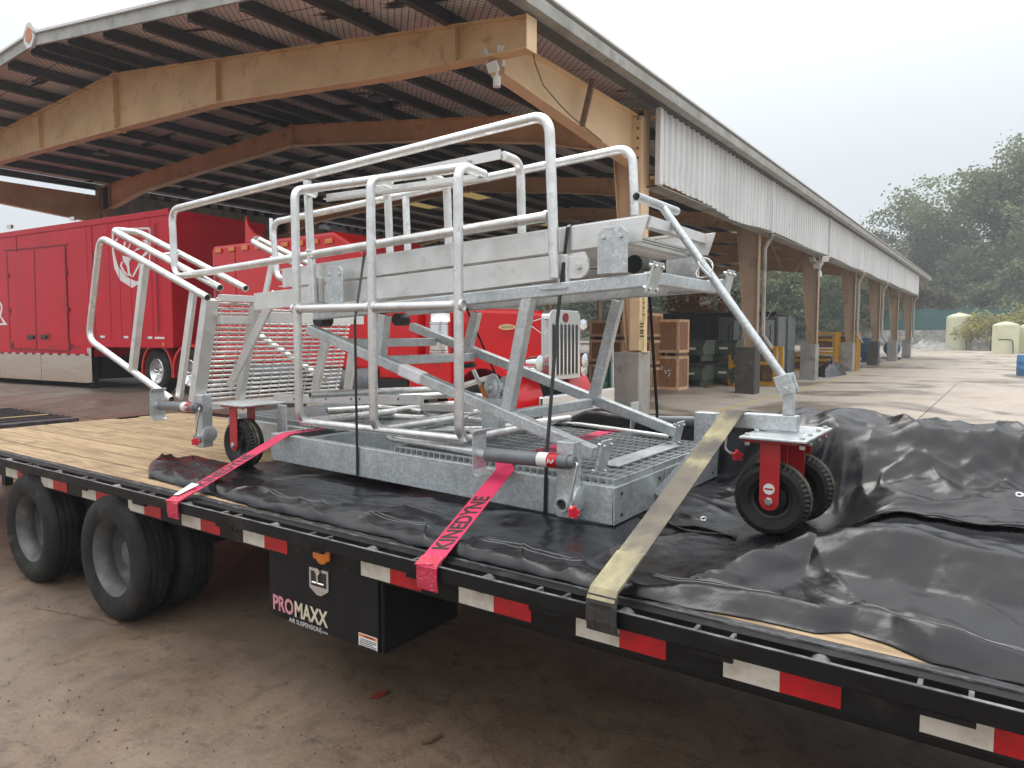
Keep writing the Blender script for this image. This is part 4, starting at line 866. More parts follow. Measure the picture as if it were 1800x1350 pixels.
pock = B().add(*(lambda b: (b.v, b.f))(B().box((-.062, YS + .0145, ZR - .072), (-.05, 2.0895, ZR - .006)).box((.05, YS + .0145, ZR - .072), (.062, 2.0895, ZR - .006)).box((-.05, YS + .0142, ZR - .072), (.05, YS + .022, ZR - .003))))
PX = [oY(px, py, YS).x for px, py in ((45,815),(130,835),(240,864),(372,897),(505,930),(700,979),(920,1034),(1285,1124),(1715,1231))]
PX = [-6.35, -5.55, -4.72, -4.02, -3.19, -2.51, -1.87, -1.28, -.70, -.10, .5, 1.1, 1.7]
SPX = [-6.75, -5.95, -5.15, -4.37, -3.6, -2.85, -2.19, -1.57, -1.0, -.40, .2, .8, 1.4]
o = None
for x in PX:
    b = B(); b.v = [p + V((x, 0, 0)) for p in pock.v]; b.f = list(pock.f)
    q = b.build('stake_pocket', 'worn_edge', ft)
    B().box((x - .07, YS + .001, ZR - .072), (x + .07, YS + .013, ZR - .0565)).build('pocket_tab', 'black_steel', ft)
for x in SPX: B().pipe([(x, YS + .0145, ZR - .035), (x, 2.0895, ZR - .035)], .030, 12).build('spool', 'worn_edge', ft, smooth=True)
# reflector tape on the beam under the rail: white then red
TP = [((10.7,51.6),(55,0)), ]
for (pw, pr_, pe) in ((10,30,50),(72,93,117),(144,168,194),(225,253,282),(319,352,386),(427,464,504),(634,685,740),(806,867,933),(1012,1088,1170),(1271,1370,1478),(1617,1747,1880)):
    xa = oY(pw, 805 + .268*pw + 25, 2.085).x; xb = oY(pr_, 830 + .268*pr_, 2.085).x; xc = oY(pe, 830 + .268*pe, 2.085).x
    B().box((xa, 2.0865, .708), (xb, 2.0895, .779)).build('reflector_tape', 'tape_white', ft); B().box((xb + .0005, 2.0865, .708), (xc, 2.0895, .779)).build('reflector_tape', 'tape_red', ft)
# underframe
B().box((X0, 2.75, .44), (X1, 2.87, .81)).build('main_beam', 'under', ft); B().box((X0, 3.75, .44), (X1, 3.87, .81)).build('main_beam', 'under', ft)
for k in range(26): B().box((X0 + .2 + k*.4, 2.14, .71), (X0 + .26 + k*.4, 4.47, .81)).build('cross_member', 'under', ft)
B().pipe([(-1.9, 2.42, .55), (X1, 2.42, .55)], .04, 8).build('truss_pipe', 'under', ft)
for x in (-1.05, -.35, .1, .8): B().beam((x, 2.42, .55), (x, 2.42, .72), .05, .06).build('truss_post', 'under', ft)
# dual wheels
TR = .385
def wheel(x, y, out, near):
    sg = -1 if near else 1; c = V((x, y, TR)); h = .105
    prof = [(.235,h*.82),(.26,h*.95),(.31,h*1.05),(.345,h*1.0),(.372,h*.86),(TR-.004,h*.74),(TR,h*.6),(TR,h*.42),(TR-.014,h*.40),(TR-.014,h*.34),(TR+.001,h*.32),(TR+.001,h*.06),(TR-.014,h*.04),(TR-.014,-h*.04),(TR+.001,-h*.06),(TR+.001,-h*.32),(TR-.014,-h*.34),(TR-.014,-h*.40),(TR,-h*.42),(TR,-h*.6),(TR-.004,-h*.74),(.372,-h*.86),(.345,-h*1.0),(.31,-h*1.05),(.26,-h*.95),(.235,-h*.82)]
    w = B().lathe(c, (0, sg, 0), prof, 64, lug={4: .004, 5: .006, 20: .006, 21: .004}).build('wheel', 'tyre', ft, smooth=True, ang=30)
    d = -1 if out else 1
    B().lathe(c, (0, sg, 0), [(.238,h*.80*-d),(.242,h*.62*-d),(.226,h*.55*-d),(.224,h*.36*-d),(.214,h*.33*-d),(.212,h*.05*-d),(.203,h*.0*-d),(.199,h*-.55*-d),(.17,h*-.95*-d),(.15,h*-1.0*-d),(.11,h*-1.0*-d),(.10,h*-.9*-d),(.085,h*-.2*-d),(.06,h*-.1*-d),(0,h*-.1*-d)], 40).build('rim', 'rim_grey', w, smooth=True)
    if out:
        for k in range(8):
            a = k*math.pi/4; B().lathe(c + V((.128*math.cos(a), -sg*h*1.0, .128*math.sin(a))), (0, sg, 0), [(0,.022),(.012,.022),(.014,0)], 6).build('wheel_nut', 'rim_grey', w)
    B().lathe(c, (0, sg, 0), [(.236,-h*.8),(.22,-h*.6),(.2,-h*.2),(.2,h*.3),(.236,h*.8)], 32).build('rim_barrel', 'rim_grey', w, smooth=True)
for x in (-4.45, -5.62):
    for (y, out, near) in ((2.145, 1, 1), (2.42, 0, 1), (4.24, 0, 0), (4.51, 1, 0)): wheel(x, y, out, near)
    B().pipe([(x, 2.2, TR), (x, 4.5, TR)], .065, 12).build('axle', 'under', ft)
    B().box((x - .45, 2.72, .42), (x + .45, 2.8, .50)).build('leaf_spring', 'under', ft)
B().box((-3.2, 2.5, .35), (-3.05, 2.7, .75)).build('hanger', 'rim_grey', ft); B().lathe((-3.1, 2.36, .52), (0,1,0), [(0,0),(.11,.0),(.13,.03),(.13,.2),(0,.2)], 20).build('air_bag', 'rim_grey', ft)
# tool box with lettering
bx0, bx1, by0, bz0, bz1 = -2.95, -2.165, 2.105, .365, .70
tbx = B().box((bx0, by0 + .012, bz0), (bx1, 2.62, bz1)).build('storage_box', 'box_black', ft, bevel=.008)
B().box((bx0 + .006, by0, bz0 + .006), (bx1 - .022, by0 + .0115, bz1 - .002)).build('lid', 'box_black', tbx, bevel=.005)
def FB(px, py, l=.0): return oY(px, py, by0 - l)
b = B(); a, c = FB(545, 999, .001), FB(579, 1040, .001); x0_, x1_, z0_, z1_ = a.x, c.x, FB(562, 1046).z, FB(562, 1000).z
b.poly([(x0_, by0-.001, z1_), (x1_, by0-.001, z1_), (x1_, by0-.001, z0_ + .03), ((x0_+x1_)/2 + .015, by0-.001, z0_), ((x0_+x1_)/2 - .015, by0-.001, z0_), (x0_, by0-.001, z0_ + .03)], (0, -.006, 0)); lt = b.build('latch_plate', 'chrome_dull', tbx)
B().box((x0_ + .014, by0 - .0085, z0_ + .042), (x1_ - .014, by0 - .0072, z1_ - .014)).build('latch_recess', 'lamp_black', lt)
B().pipe([(x0_ + .03, by0 - .014, z0_ + .06), (x1_ - .022, by0 - .014, z0_ + .06)], .005, 6).pipe([((x0_+x1_)/2, by0 - .014, z0_ + .06), ((x0_+x1_)/2, by0 - .014, z0_ + .10)], .006, 6).lathe(((x0_+x1_)/2, by0 - .010, z0_ + .115), (0,-1,0), [(0,.006),(.016,.006),(.018,0)], 14).build('tee_handle', 'chrome', lt)
p = FB(481, 1066); q = FB(577, 1099); wtot = q.x - p.x
b = B(); text_on(b, 'PRO', V((p.x, by0, p.z - .012)), (1,0,0), (0,0,1), w=wtot*.385, h=.078, bold=.032); b.build('lettering', 'strap_end', tbx); bpy.data.objects['lettering.001' if 'lettering.001' in bpy.data.objects else 'lettering'].data.materials[0] = mat('faded_pink', (.55,.16,.22), .6, 0, (.62,.30,.33), sc=18, st=(1,1,.3))
b = B(); text_on(b, 'MAXX', V((p.x + wtot*.41, by0, p.z - .012)), (1,0,0), (0,0,1), w=wtot*.59, h=.078, bold=.032); o = b.build('lettering', 'white_label', tbx); o.data.materials[0] = mat('faded_cream', (.68,.62,.48), .6, 0, (.55,.46,.33), sc=14)
b = B(); text_on(b, 'AIR SUSPENSION', V((p.x + wtot*.30, by0, p.z - .046)), (1,0,0), (0,0,1), w=wtot*.56, h=.022, bold=0); b.box((p.x + wtot*.875, by0 - .0025, p.z - .052), (p.x + wtot*.88, by0 - .0015, p.z - .02)); text_on(b, 'series', V((p.x + wtot*.895, by0, p.z - .043)), (1,0,0), (0,0,1), w=wtot*.10, h=.012); b.build('lettering', 'white_label', tbx)
a = FB(631, 1111); c = FB(664, 1143); lb = B().box((a.x, by0 - .0025, FB(631, 1133).z), (c.x, by0 - .001, FB(631, 1111).z)).build('warning_label', 'white_label', tbx)
B().box((a.x + .003, by0 - .0035, FB(631, 1116.5).z), (c.x - .003, by0 - .0026, FB(631, 1112).z)).build('label_header', 'orange_lens', lb)
b = B(); text_on(b, 'WARNING', V((a.x + .03, by0 - .0026, FB(631, 1116).z)), (1,0,0), (0,0,1), w=.07, h=.010, bold=.01)
for k in range(6):
    zz = FB(631, 1120).z - k*.0075; b.box((a.x + .006 + (.004 if k == 0 else 0), by0 - .0032, zz - .003), (c.x - .006 - .02*(k % 3 == 2), by0 - .0027, zz))
b.build('label_print', 'print_black', lb)
c = FB(573, 978); B().lathe((c.x, 2.086, c.z + .015), (0,-1,0), [(.045,0),(.045,.01),(.03,.02),(0,.022)], 20).build('marker_lamp', 'orange_lens', ft, smooth=True); B().box((c.x - .055, 2.070, c.z - .012), (c.x + .055, 2.0895, c.z + .05)).build('lamp_guard', 'orange_lens', ft, bevel=.012)
# rear dovetail ramp folded past the end of the deck
rm = thing('loading_ramp', (-8.6, 3.0, 0), 'dark serrated steel loading ramp with a yellow edge stripe at the trailer tail', 'ramp')
B().box((-9.7, 2.1, .80), (-7.95, 3.42, .885)).build('ramp_deck', 'ramp_grate', rm, bevel=.006)
for k in range(11): B().box((-9.6 + k*.15, 2.12, .885), (-9.585 + k*.15, 3.40, .897)).build('grip_bar', 'ramp_grate', rm)
B().box((-8.46, 2.1, .8995), (-8.42, 3.32, .9015)).build('yellow_stripe', 'yellow_paint', rm)
B().box((-9.7, 2.1, .72), (-7.95, 2.18, .798)).build('ramp_rail', 'black_steel', rm); B().box((-9.7, 3.34, .72), (-7.95, 3.42, .798)).build('ramp_rail', 'black_steel', rm)
for yy in (2.2, 3.3): B().box((-9.6, yy - .04, 0), (-9.5, yy + .04, .72)).build('ramp_leg', 'black_steel', rm)
B().box((X0 - .10, 2.09, .62), (X0 - .062, 4.55, .85)).build('rear_beam', 'black_steel', ft)

# ================================================================== TARPAULINS on the deck
EDGE = [(-4.95,2.62),(-4.70,2.44),(-4.36,2.262),(-3.9,2.235),(-3.4,2.20),(-3.05,2.165),(-2.79,2.18),(-2.38,2.175),(-2.25,2.178),(-2.05,2.155),(-1.8,2.145),(-1.45,2.142),(-1.18,2.142),(-1.05,2.145),(-.84,2.172),(-.60,2.205),(-.44,2.205),(-.36,2.27),(-.25,2.24),(-.14,2.18),(.06,2.165),(.4,2.15),(2.0,2.17)]
def nz3(x, y, z=0.): return noise.noise((x, y, z))
def ridged(x, y, z): return 1 - abs(noise.noise((x, y, z)))*2
DIRS = [(math.cos(a_), math.sin(a_), f_, p_) for a_, f_, p_ in ((.35,1.5,.1),(1.25,2.1,.7),(2.0,1.7,.3),(2.7,2.9,.55),(.8,3.6,.2),(1.65,4.6,.85),(.2,7.5,.4),(2.3,9.0,.1),(1.1,11.5,.6))]
def tri(t): t = t - math.floor(t); return abs(2*t - 1)
def folds(x, y):
    """flat facets with sharp creases: crossing triangle folds, bent by slow noise"""
    u = x + .16*noise.noise((x*1.1, y*1.1, 41)); w = y + .16*noise.noise((x*1.1, y*1.1, 43)); h = 0.
    for i, (c, s_, f_, p_) in enumerate(DIRS): h += tri((u*c + w*s_)*f_ + p_)/f_*(.35 + .65*max(0., min(1., .5 + 1.4*noise.noise((x*1.3, y*1.3, 50 + i*3)))))
    return h
def crease(x, y, z, k=9.): return math.exp(-abs(noise.noise((x, y, z)))*k)
CR = [(p.x, p.y, p.z - ZR - .004) for p in [oZ(x, y, z) for x, y, z in ((1215,1014,.885),(1270,1000,.915),(1340,972,.955),(1440,930,1.005),(1520,944,1.01),(1650,962,1.015),(1800,988,1.015),(1900,1000,1.015))]]
CRY = [(a, b) for a, b, c in CR]; CRH = [(a, c) for a, b, c in CR]
def poly_h(tab, y, r=.012):
    # straight runs between the given heights, corners eased a little
    return (pl(tab, y - r) + 2*pl(tab, y) + pl(tab, y + r))/4
def tarp_h(x, y):
    e = pl(EDGE, x); t = max(0., (y - e)/.06); edge = math.sqrt(max(0, 1 - (1 - min(1, t))**2))
    wx = x + .10*nz3(x*1.6, y*1.6, 11); wy = y + .10*nz3(x*1.6, y*1.6, 12)
    left = sstep(-1.6, -2.4, x); hem = math.exp(-((y - e - .10)/.12)**2)
    h = .012 + .014*max(0, nz3(x*2.2, y*3, 1) + .25)
    h += hem*(.034*(.55 + .45*nz3(x*3.1, 2)) + .020*crease(wx*3.4 + wy*4, wy*2.2 - wx*1.2, 4))*(.65 + .35*left)
    c2 = e + .30 + .06*nz3(x*1.7, 9); h += .040*math.exp(-((y - c2)/.07)**2)*max(0, .6 + nz3(x*1.3, 5))*left
    rg = sstep(-.98, -.42, x - .25*(y - 2.8))                                 # big fold to the right of the front wheels
    yc = pl(CRY, x) + .018*nz3(x*5, 7) + .010*math.sin(x*17); hc = pl(CRH, x)*(1 + .08*nz3(x*4, 3)); yh = e + .10 + .02*nz3(x*6, 2)
    big = poly_h([(e, .0), (yh, .050 + .018*nz3(x*4.5, 8)), (yh + .10, .014), (yc - .19, .040 + .02*nz3(x*3, 4)), (yc, hc), (yc + .16, hc*.94), (3.18, hc*.80), (3.40, hc*.95), (3.75, hc*1.15), (4.6, hc*1.15)], y)
    h = lerp(h, big, sstep(-1.02, -.80, x))
    diag = math.exp(-(((y - 2.47) - .55*(x + .95))/.05)**2)*sstep(-1.05, -.9, x)*sstep(-.35, -.55, x); h += .012*diag
    h += sstep(-1.3, -.9, x)*.035*sstep(2.85, 3.2, y)*(1 - rg)
    base = 3.78 + .08*nz3(x*1.8, 21); wl = sstep(-1.38, -1.0, x)
    h += wl*(.33 - .13*sstep(-.98, -.5, x) + .02*nz3(x*1.2, 31))*sstep(base, base + .40, y) + sstep(4.26, 4.40, y)*.33*sstep(-3.0, -2.4, x)*(1 - wl)
    w2 = sstep(3.45, 3.9, y)*wl
    h += w2*(.035*(crease(wx*2.2 + wy*.9, wy*.5, 6, 7) - .4) + .022*crease(wx*3.5 - wy*1.6, wy*1.1, 2, 8)) + wl*.030*sstep(4.18, 4.25, y)*(.5 + .5*nz3(x*5, 3))
    amp = .009 + .004*rg + .012*w2
    h += amp*.5*crease(wx*2.6 + .5*wy, wy*3.4 + wx*1.1, 0, 10) + (.014 + .006*rg + .030*w2)*(folds(x, y) - .70)*1.4 + .0012*nz3(x*16, y*16, 8)
    rad = math.atan2(y - 3.2, x + .83); rr = math.hypot(x + .83, y - 3.2); h += .018*crease(rad*2.2, rr*.6, 44, 9)*sstep(.25, .4, rr)*sstep(1.5, .6, rr)
    ys = 3.20 - .12*(x + .36); h -= rg*.15*math.exp(-((y - ys)/.035)**2)*sstep(-.52, -.34, x)*sstep(.30, .1, x); h += rg*.03*math.exp(-((y - ys - .09)/.05)**2)*sstep(-.5, -.3, x)*sstep(.4, .1, x)
    dip = sstep(.50, .14, math.hypot(x + .82, max(0., abs(y - 3.35) - .17))); h = lerp(h, .004, dip)           # pressed flat under the front wheels
    dip = sstep(.30, .18, math.hypot(x + 4.20, y - 2.83)); h = lerp(h, .006, dip)
    plat = sstep(-4.05, -3.9, x)*sstep(-1.38, -1.5, x)*sstep(2.76, 2.88, y)*sstep(4.34, 4.2, y); h = lerp(h, min(h, .012), plat)
    far = sstep(4.60, 4.50, y)
    return ZR + .004 + max(.002, h)*edge*(far if y > 4.5 else 1)
def tarp_mesh(x0, x1, nx, ny, ymax):
    vs = []; b = B()
    for i in range(nx + 1):
        x = x0 + (x1 - x0)*i/nx; e = pl(EDGE, x) + .006*nz3(x*9, 1)
        ym = pl(ymax, x)
        for j in range(ny + 1):
            u = j/ny; y = e + (ym - e)*(u**1.25); vs.append((x, y, tarp_h(x, y)))
    b.add(vs, [(i*(ny+1)+j, (i+1)*(ny+1)+j, (i+1)*(ny+1)+j+1, i*(ny+1)+j+1) for i in range(nx) for j in range(ny)]); return b
tp = thing('black_tarpaulin', (-1.5, 2.9, ZR), 'creased black vinyl tarpaulin spread over the trailer deck under the load', 'tarpaulin')
ts = tarp_mesh(-4.93, 1.7, 820, 270, [(-4.95,2.66),(-4.72,2.66),(-4.45,2.80),(-3.9,3.3),(-3.4,4.0),(-3.0,4.56),(2.3,4.60)]).build('sheet', 'tarp', tp, smooth=True, ang=180)
sd = ts.modifiers.new('thickness', 'SOLIDIFY'); sd.thickness = .003; sd.offset = -1
def on_tarp(x, y, l=.0025): return V((x, y, tarp_h(x, y) + l))
def stitch(f, xa, xb, name='stitching'):
    b = B(); n = max(2, int((xb - xa)/.02)); b.pipe([on_tarp(xa + (xb - xa)*i/n, f(xa + (xb - xa)*i/n)) for i in range(n + 1)], .0009, 4); b.build(name, 'stitch', tp)
for (xa, xb) in ((-3.35, -2.75), (-2.6, -2.05), (-1.75, -1.28), (-1.0, -.44), (-.34, .35)):
    for off in (.135, .165): stitch(lambda x, o=off: pl(EDGE, x) + o + .012*nz3(x*3, o*50), xa, xb - (.06 if off > .15 else 0))
b = B(); b.pipe([on_tarp(-3.62 + .10*t, 2.62 + .36*t) for t in [k/14 for k in range(15)]], .0009, 4); b.pipe([on_tarp(-3.57 + .10*t, 2.60 + .36*t) for t in [k/14 for k in range(15)]], .0009, 4); b.build('stitching', 'stitch', tp)
# hem flaps with eyelets lying on the sheet
def flap(name, pts, w, h0, curl=.03):
    b = B(); vs = []
    for k, (x, y) in enumerate(pts):
        for u in (0, .33, .66, 1): vs.append(on_tarp(x, y, .008) + V((0, -w*u, h0*math.sin(math.pi*min(1, u*1.0)*.5)*(.6 + .4*math.sin(k*1.1)))))
    b.add(vs, [(k*4+j, (k+1)*4+j, (k+1)*4+j+1, k*4+j+1) for k in range(len(pts)-1) for j in range(3)]); o = b.build(name, 'tarp_hem', tp, smooth=True, ang=180)
    s = o.modifiers.new('thickness', 'SOLIDIFY'); s.thickness = .006
flap('hem_flap', [(-.52 + .045*k, 3.275 - .12*(-.16 + .045*k)) for k in range(19)], .045, .012)
flap('hem_flap', [(-1.38 + .04*k, 3.02 + .05*math.sin(k*.8)) for k in range(12)], .04, .03)
def torus(c, n, R1, r, name, m, par):
    n = V(n).normalized(); u = n.orthogonal().normalized(); w = n.cross(u); B().pipe([V(c) + (u*math.cos(a) + w*math.sin(a))*R1 for a in [2*math.pi*k/20 for k in range(21)]], r, 6).build(name, m, par, smooth=True)
for px, py in ((1789,928),(1237,896)): c = oZ(px, py, .95); torus(on_tarp(c.x, c.y, .05 if px > 1500 else .03), (0,-.5,1), .012, .004, 'eyelet', 'chrome_dull', tp)
# small litter on the ground
tag(B().poly([oZ(x, y, .006) for x, y in ((648,1228),(662,1219),(682,1215),(678,1221),(666,1227))], (0,0,.004)).build('fallen_leaf', 'leaf_red'), 'dark red fallen leaf on the ground below the tool box', 'leaf')
tag(B().pipe([oZ(742,1306,.01), oZ(760,1300,.014), oZ(777,1291,.01)], .008, 6).build('twig', 'leaf_brown'), 'short brown twig on the wet ground near the bottom edge', 'twig')

# hairline cracks and grit on the near concrete
def crack(pts, seed):
    rg_ = random.Random(seed); b = B(); P = []
    for (a, c) in zip(pts, pts[1:]):
        p, q = oZ(*a, .003), oZ(*c, .003)
        for k in range(10): t = k/10; P.append(p.lerp(q, t) + V((rg_.uniform(-.012,.012), rg_.uniform(-.012,.012), 0)))
    vs = []
    for i, p in enumerate(P): w = .0012 + .0016*rg_.random(); vs += [p + V((0,-w,0)), p + V((0,w,0))]
    b.add(vs, [(2*i, 2*i+1, 2*i+3, 2*i+2) for i in range(len(P)-1)]); b.build('crack', 'joint', ground)
crack([(0,1130),(110,1080),(180,1045),(190,1020)], 1); crack([(60,1068),(150,1085),(260,1110)], 2); crack([(880,1350),(840,1270),(770,1235),(700,1230)], 3); crack([(930,1265),(1100,1290),(1260,1345)], 4)
rg_ = random.Random(12); vs = []; fs = []
for k in range(900):
    px, py = rg_.uniform(-50, 1500), rg_.uniform(1000, 1345); p = oZ(px, py, .004); s_ = rg_.choice((.002, .003, .003, .004, .006)); k0 = len(vs)
    vs += [p + V((math.cos(a)*s_*rg_.uniform(.6,1.3), math.sin(a)*s_*rg_.uniform(.6,1.3), 0)) for a in (0, 1.6, 3.1, 4.7)] + [p + V((0, 0, s_*.8))]
    fs += [(k0, k0+1, k0+4), (k0+1, k0+2, k0+4), (k0+2, k0+3, k0+4), (k0+3, k0, k0+4)]
b = B(); b.v = vs; b.f = fs; o = b.build('grit', 'leaf_brown', loc=(0,0,0)); o['kind'] = 'stuff'; o['label'] = 'scattered grit and crumbs on the concrete in front of the trailer'; o['category'] = 'grit'
# ================================================================== LOAD: wheeled platform
def zp(x): return .882 + (-1.45 - x)*.0205         # underside of the slightly tilted platform
PH = .176
pf = thing('wheeled_platform', (-3.0, 3.5, ZR), 'galvanised wheeled platform with grating, screw jacks and red castors strapped on the trailer', 'platform')
def pbeam(p, q, w, h, name='frame_beam', m='galvanised', bev=.004, par=None, up=(0,0,1)): return B().beam(p, q, w, h, up).build(name, m, par or pf, bevel=bev)
def edge_beam(x0, x1, y, w=.05): return pbeam((x0, y, zp(x0) + PH/2), (x1, y, zp(x1) + PH/2), w, PH)
edge_beam(-3.95, -1.452, 2.885); edge_beam(-4.85, -1.452, 4.225); edge_beam(-4.85, -3.952, 3.16)
for x in (-3.925, -3.62, -2.86, -2.10): pbeam((x, 2.911, zp(x) + PH/2 + .001), (x, 4.199, zp(x) + PH/2 + .001), .05, PH - .004)
pbeam((-1.475, 2.911, zp(-1.45) + PH/2), (-1.475, 4.199, zp(-1.45) + PH/2), .05, PH - .004)
pbeam((-4.825, 3.186, zp(-4.85) + PH/2), (-4.825, 4.199, zp(-4.85) + PH/2), .05, PH - .004)
for ya, yb in ((2.86, 3.42), (3.44, 4.25)): B().box((-1.449, ya, .884), (-1.441, yb, .884 + PH - .004)).build('end_plate', 'galvanised', pf, bevel=.002)
for y in (2.93, 3.36, 3.50, 4.16):
    for z in (.92, 1.02): B().lathe((-1.441, y, z), (1,0,0), [(0,.004),(.009,.004),(.009,0)], 8).build('bolt_hole', 'lamp_black', pf)
def grating(x0, x1, y0, y1, dz, step, rod):
    b = B(); k = 0; x = x0
    while x < x1:
        z = zp(x) + PH + dz; b.box((x, y0, z), (x + .005, y1, z + .028)); x += step
    y = y0 + .03
    while y < y1:
        b.beam((x0, y, zp(x0) + PH + dz + .026), (x1, y, zp(x1) + PH + dz + .026), .010, .009); y += rod
    for yy in (y0 - .003, y1 + .003): pass
    o = b.build('grating', 'galv_bright', pf); o['kind'] = 'stuff'; return o
grating(-2.84, -1.46, 2.875, 4.22, .001, .042, .10); grating(-4.80, -3.66, 3.17, 4.2, .001, .034, .10)
B().beam((-1.456, 2.875, zp(-1.45) + PH + .015), (-1.456, 4.22, zp(-1.45) + PH + .015), .008, .030).build('grating_edge', 'galvanised', pf)
B().box((-3.60, 2.93, .93), (-2.89, 4.19, .935)).build('floor_pan', 'galv_dark', pf)
pbeam((-1.62, 3.15, 1.098), (-1.62, 3.95, 1.098), .11, .012, 'kick_strip')
# castors
def castor_wheel(par, c, r=.163, hw=.058):
    pr = [(r*.52,hw*.6),(r*.60,hw*.85),(r*.80,hw*1.0),(r*.92,hw*.9),(r*.985,hw*.66),(r,hw*.45),(r,hw*.30),(r*.97,hw*.27),(r*.97,hw*.2),(r,hw*.17),(r,-hw*.17),(r*.97,-hw*.2),(r*.97,-hw*.27),(r,-hw*.30),(r,-hw*.45),(r*.985,-hw*.66),(r*.92,-hw*.9),(r*.80,-hw*1.0),(r*.60,-hw*.85),(r*.52,-hw*.6)]
    w = B().lathe(c, (0,-1,0), pr, 88, lug={3:.004, 4:.008, 5:.006, 14:.006, 15:.008, 16:.004}).build('castor_wheel', 'rubber', par, smooth=True, ang=28)
    B().lathe(c, (0,-1,0), [(r*1.0005,hw*.44),(r*1.004,hw*.31)], 88).build('tread_dust', 'tread_dust', w); B().lathe(c, (0,-1,0), [(r*1.0005,-hw*.16),(r*1.004,hw*.16)], 88).build('tread_dust', 'tread_dust', w)
    B().lathe(c, (0,-1,0), [(0,hw*.5),(r*.14,hw*.5),(r*.18,hw*.2),(r*.36,hw*.12),(r*.46,hw*.55),(r*.54,hw*.62)], 40).build('hub', 'black_hub', w, smooth=True)
    B().lathe(c, (0,1,0), [(0,hw*.5),(r*.14,hw*.5),(r*.18,hw*.2),(r*.36,hw*.12),(r*.46,hw*.55),(r*.54,hw*.62)], 40).build('hub', 'black_hub', w, smooth=True)
def fork_leg(par, x, y, z0, z1, w=.042, tilt=0.):
    pts = [(x + w*math.cos(a), y, z0 + w*math.sin(a)) for a in [R(180 + 15*k) for k in range(13)]] + [(x + w + tilt, y, z1), (x - w + tilt, y, z1)]
    return B().poly(pts, (0, .010, 0)).build('fork_leg', 'red_paint', par, bevel=.003)
def bolt(par, c, ax, r=.012, l=.01): return B().lathe(c, ax, [(0,l),(r*.86,l),(r,l*.8),(r,0)], 6).build('bolt', 'bolt', par)
cz = 1.031
for cx, y in ((-.832, 3.195), (-.800, 3.505)):
    castor_wheel(pf, V((cx, y, cz)))
    for dy in (-.068, .058): fork_leg(pf, cx, y + dy, cz - .003, 1.281)
    bolt(pf, (cx, y - .069, cz - .003), (0,-1,0), .018, .012)
    B().box((cx - .115, y - .085, 1.282), (cx + .115, y + .085, 1.297)).build('castor_plate', 'red_paint', pf, bevel=.003)
b = B(); b.lathe((-.832, 3.1255, 1.082), (0,-1,0), [(0,.0022),(.024,.0022),(.024,0)], 24); stk = b.build('round_sticker', 'white_label', pf)
B().box((-.85, 3.1215, 1.079), (-.814, 3.1228, 1.086)).build('sticker_print', 'tape_red', stk)
B().box((-.955, 3.085, 1.2975), (-.675, 3.62, 1.309)).build('top_plate', 'galvanised', pf, bevel=.003)
for x in (-.93, -.70):
    for y in (3.125, 3.265, 3.435, 3.575):
        bolt(pf, (x, y, 1.309), (0,0,1), .012, .012); bolt(pf, (x, y, 1.2815), (0,0,-1), .012, .016)
B().beam((-1.10, 3.33, 1.352), (-.765, 3.33, 1.352), .062, .072).build('tow_beam', 'galvanised', pf, bevel=.005); B().beam((-1.43, 3.33, .94), (-1.09, 3.33, 1.345), .05, .05).build('tow_beam_bracket', 'galvanised', pf, bevel=.004); B().box((-.9, 3.305, 1.3092), (-.74, 3.355, 1.315)).build('shim', 'galvanised', pf)
pz = oY(1385, 676, 3.33); tp_ = oY(1163, 362, 3.33)
B().box((-.83, 3.305, 1.389), (-.785, 3.355, 1.515)).build('handle_post', 'galvanised', pf, bevel=.004)
for dy in (-.040, .030): B().beam(V((-.807, 3.335 + dy, 1.485)), V((-.835, 3.335 + dy, 1.57)), .010, .075, (1,0,0)).build('clevis', 'galvanised', pf, bevel=.003)
bolt(pf, (-.812, 3.29, 1.505), (0,-1,0), .014, .012)
B().pipe([pz + V((-.02,0,.03)), tp_], .0195, 14).build('tow_handle', 'galvanised', pf, smooth=True); B().pipe([(tp_.x, 3.04, tp_.z), (tp_.x, 3.52, tp_.z)], .0215, 14, hollow=.82).build('handle_grip', 'galvanised', pf, smooth=True)
q_ = pz.lerp(tp_, .62); B().pipe([q_ + V((.04*math.cos(a*1.3), -.03 + .02*math.sin(a), .05*math.sin(a) + .01)) for a in [k*.5 for k in range(26)]], .0025, 5).build('wire_tie', 'bolt', pf, smooth=True)
cx, cyy = -4.20, 2.83
castor_wheel(pf, V((cx, cyy, 1.026)), .165, .058)
for dy in (-.072, .062): fork_leg(pf, cx - .01, cyy + dy, 1.02, 1.268, .04)
bolt(pf, (cx - .01, cyy - .073, 1.018), (0,-1,0), .018, .012)
B().box((cx - .12, cyy - .09, 1.269), (cx + .12, cyy + .09, 1.280)).build('castor_plate', 'red_paint', pf, bevel=.003); B().box((cx - .20, cyy - .10, 1.2805), (cx + .15, cyy + .25, 1.292)).build('top_plate', 'galvanised', pf, bevel=.003)
B().box((cx + .145, cyy + .16, .96), (cx + .245, cyy + .172, 1.280)).build('castor_bracket', 'galvanised', pf, bevel=.004)
for x in (cx - .10, cx + .10): bolt(pf, (x, cyy - .07, 1.269), (0,0,-1), .011, .014)
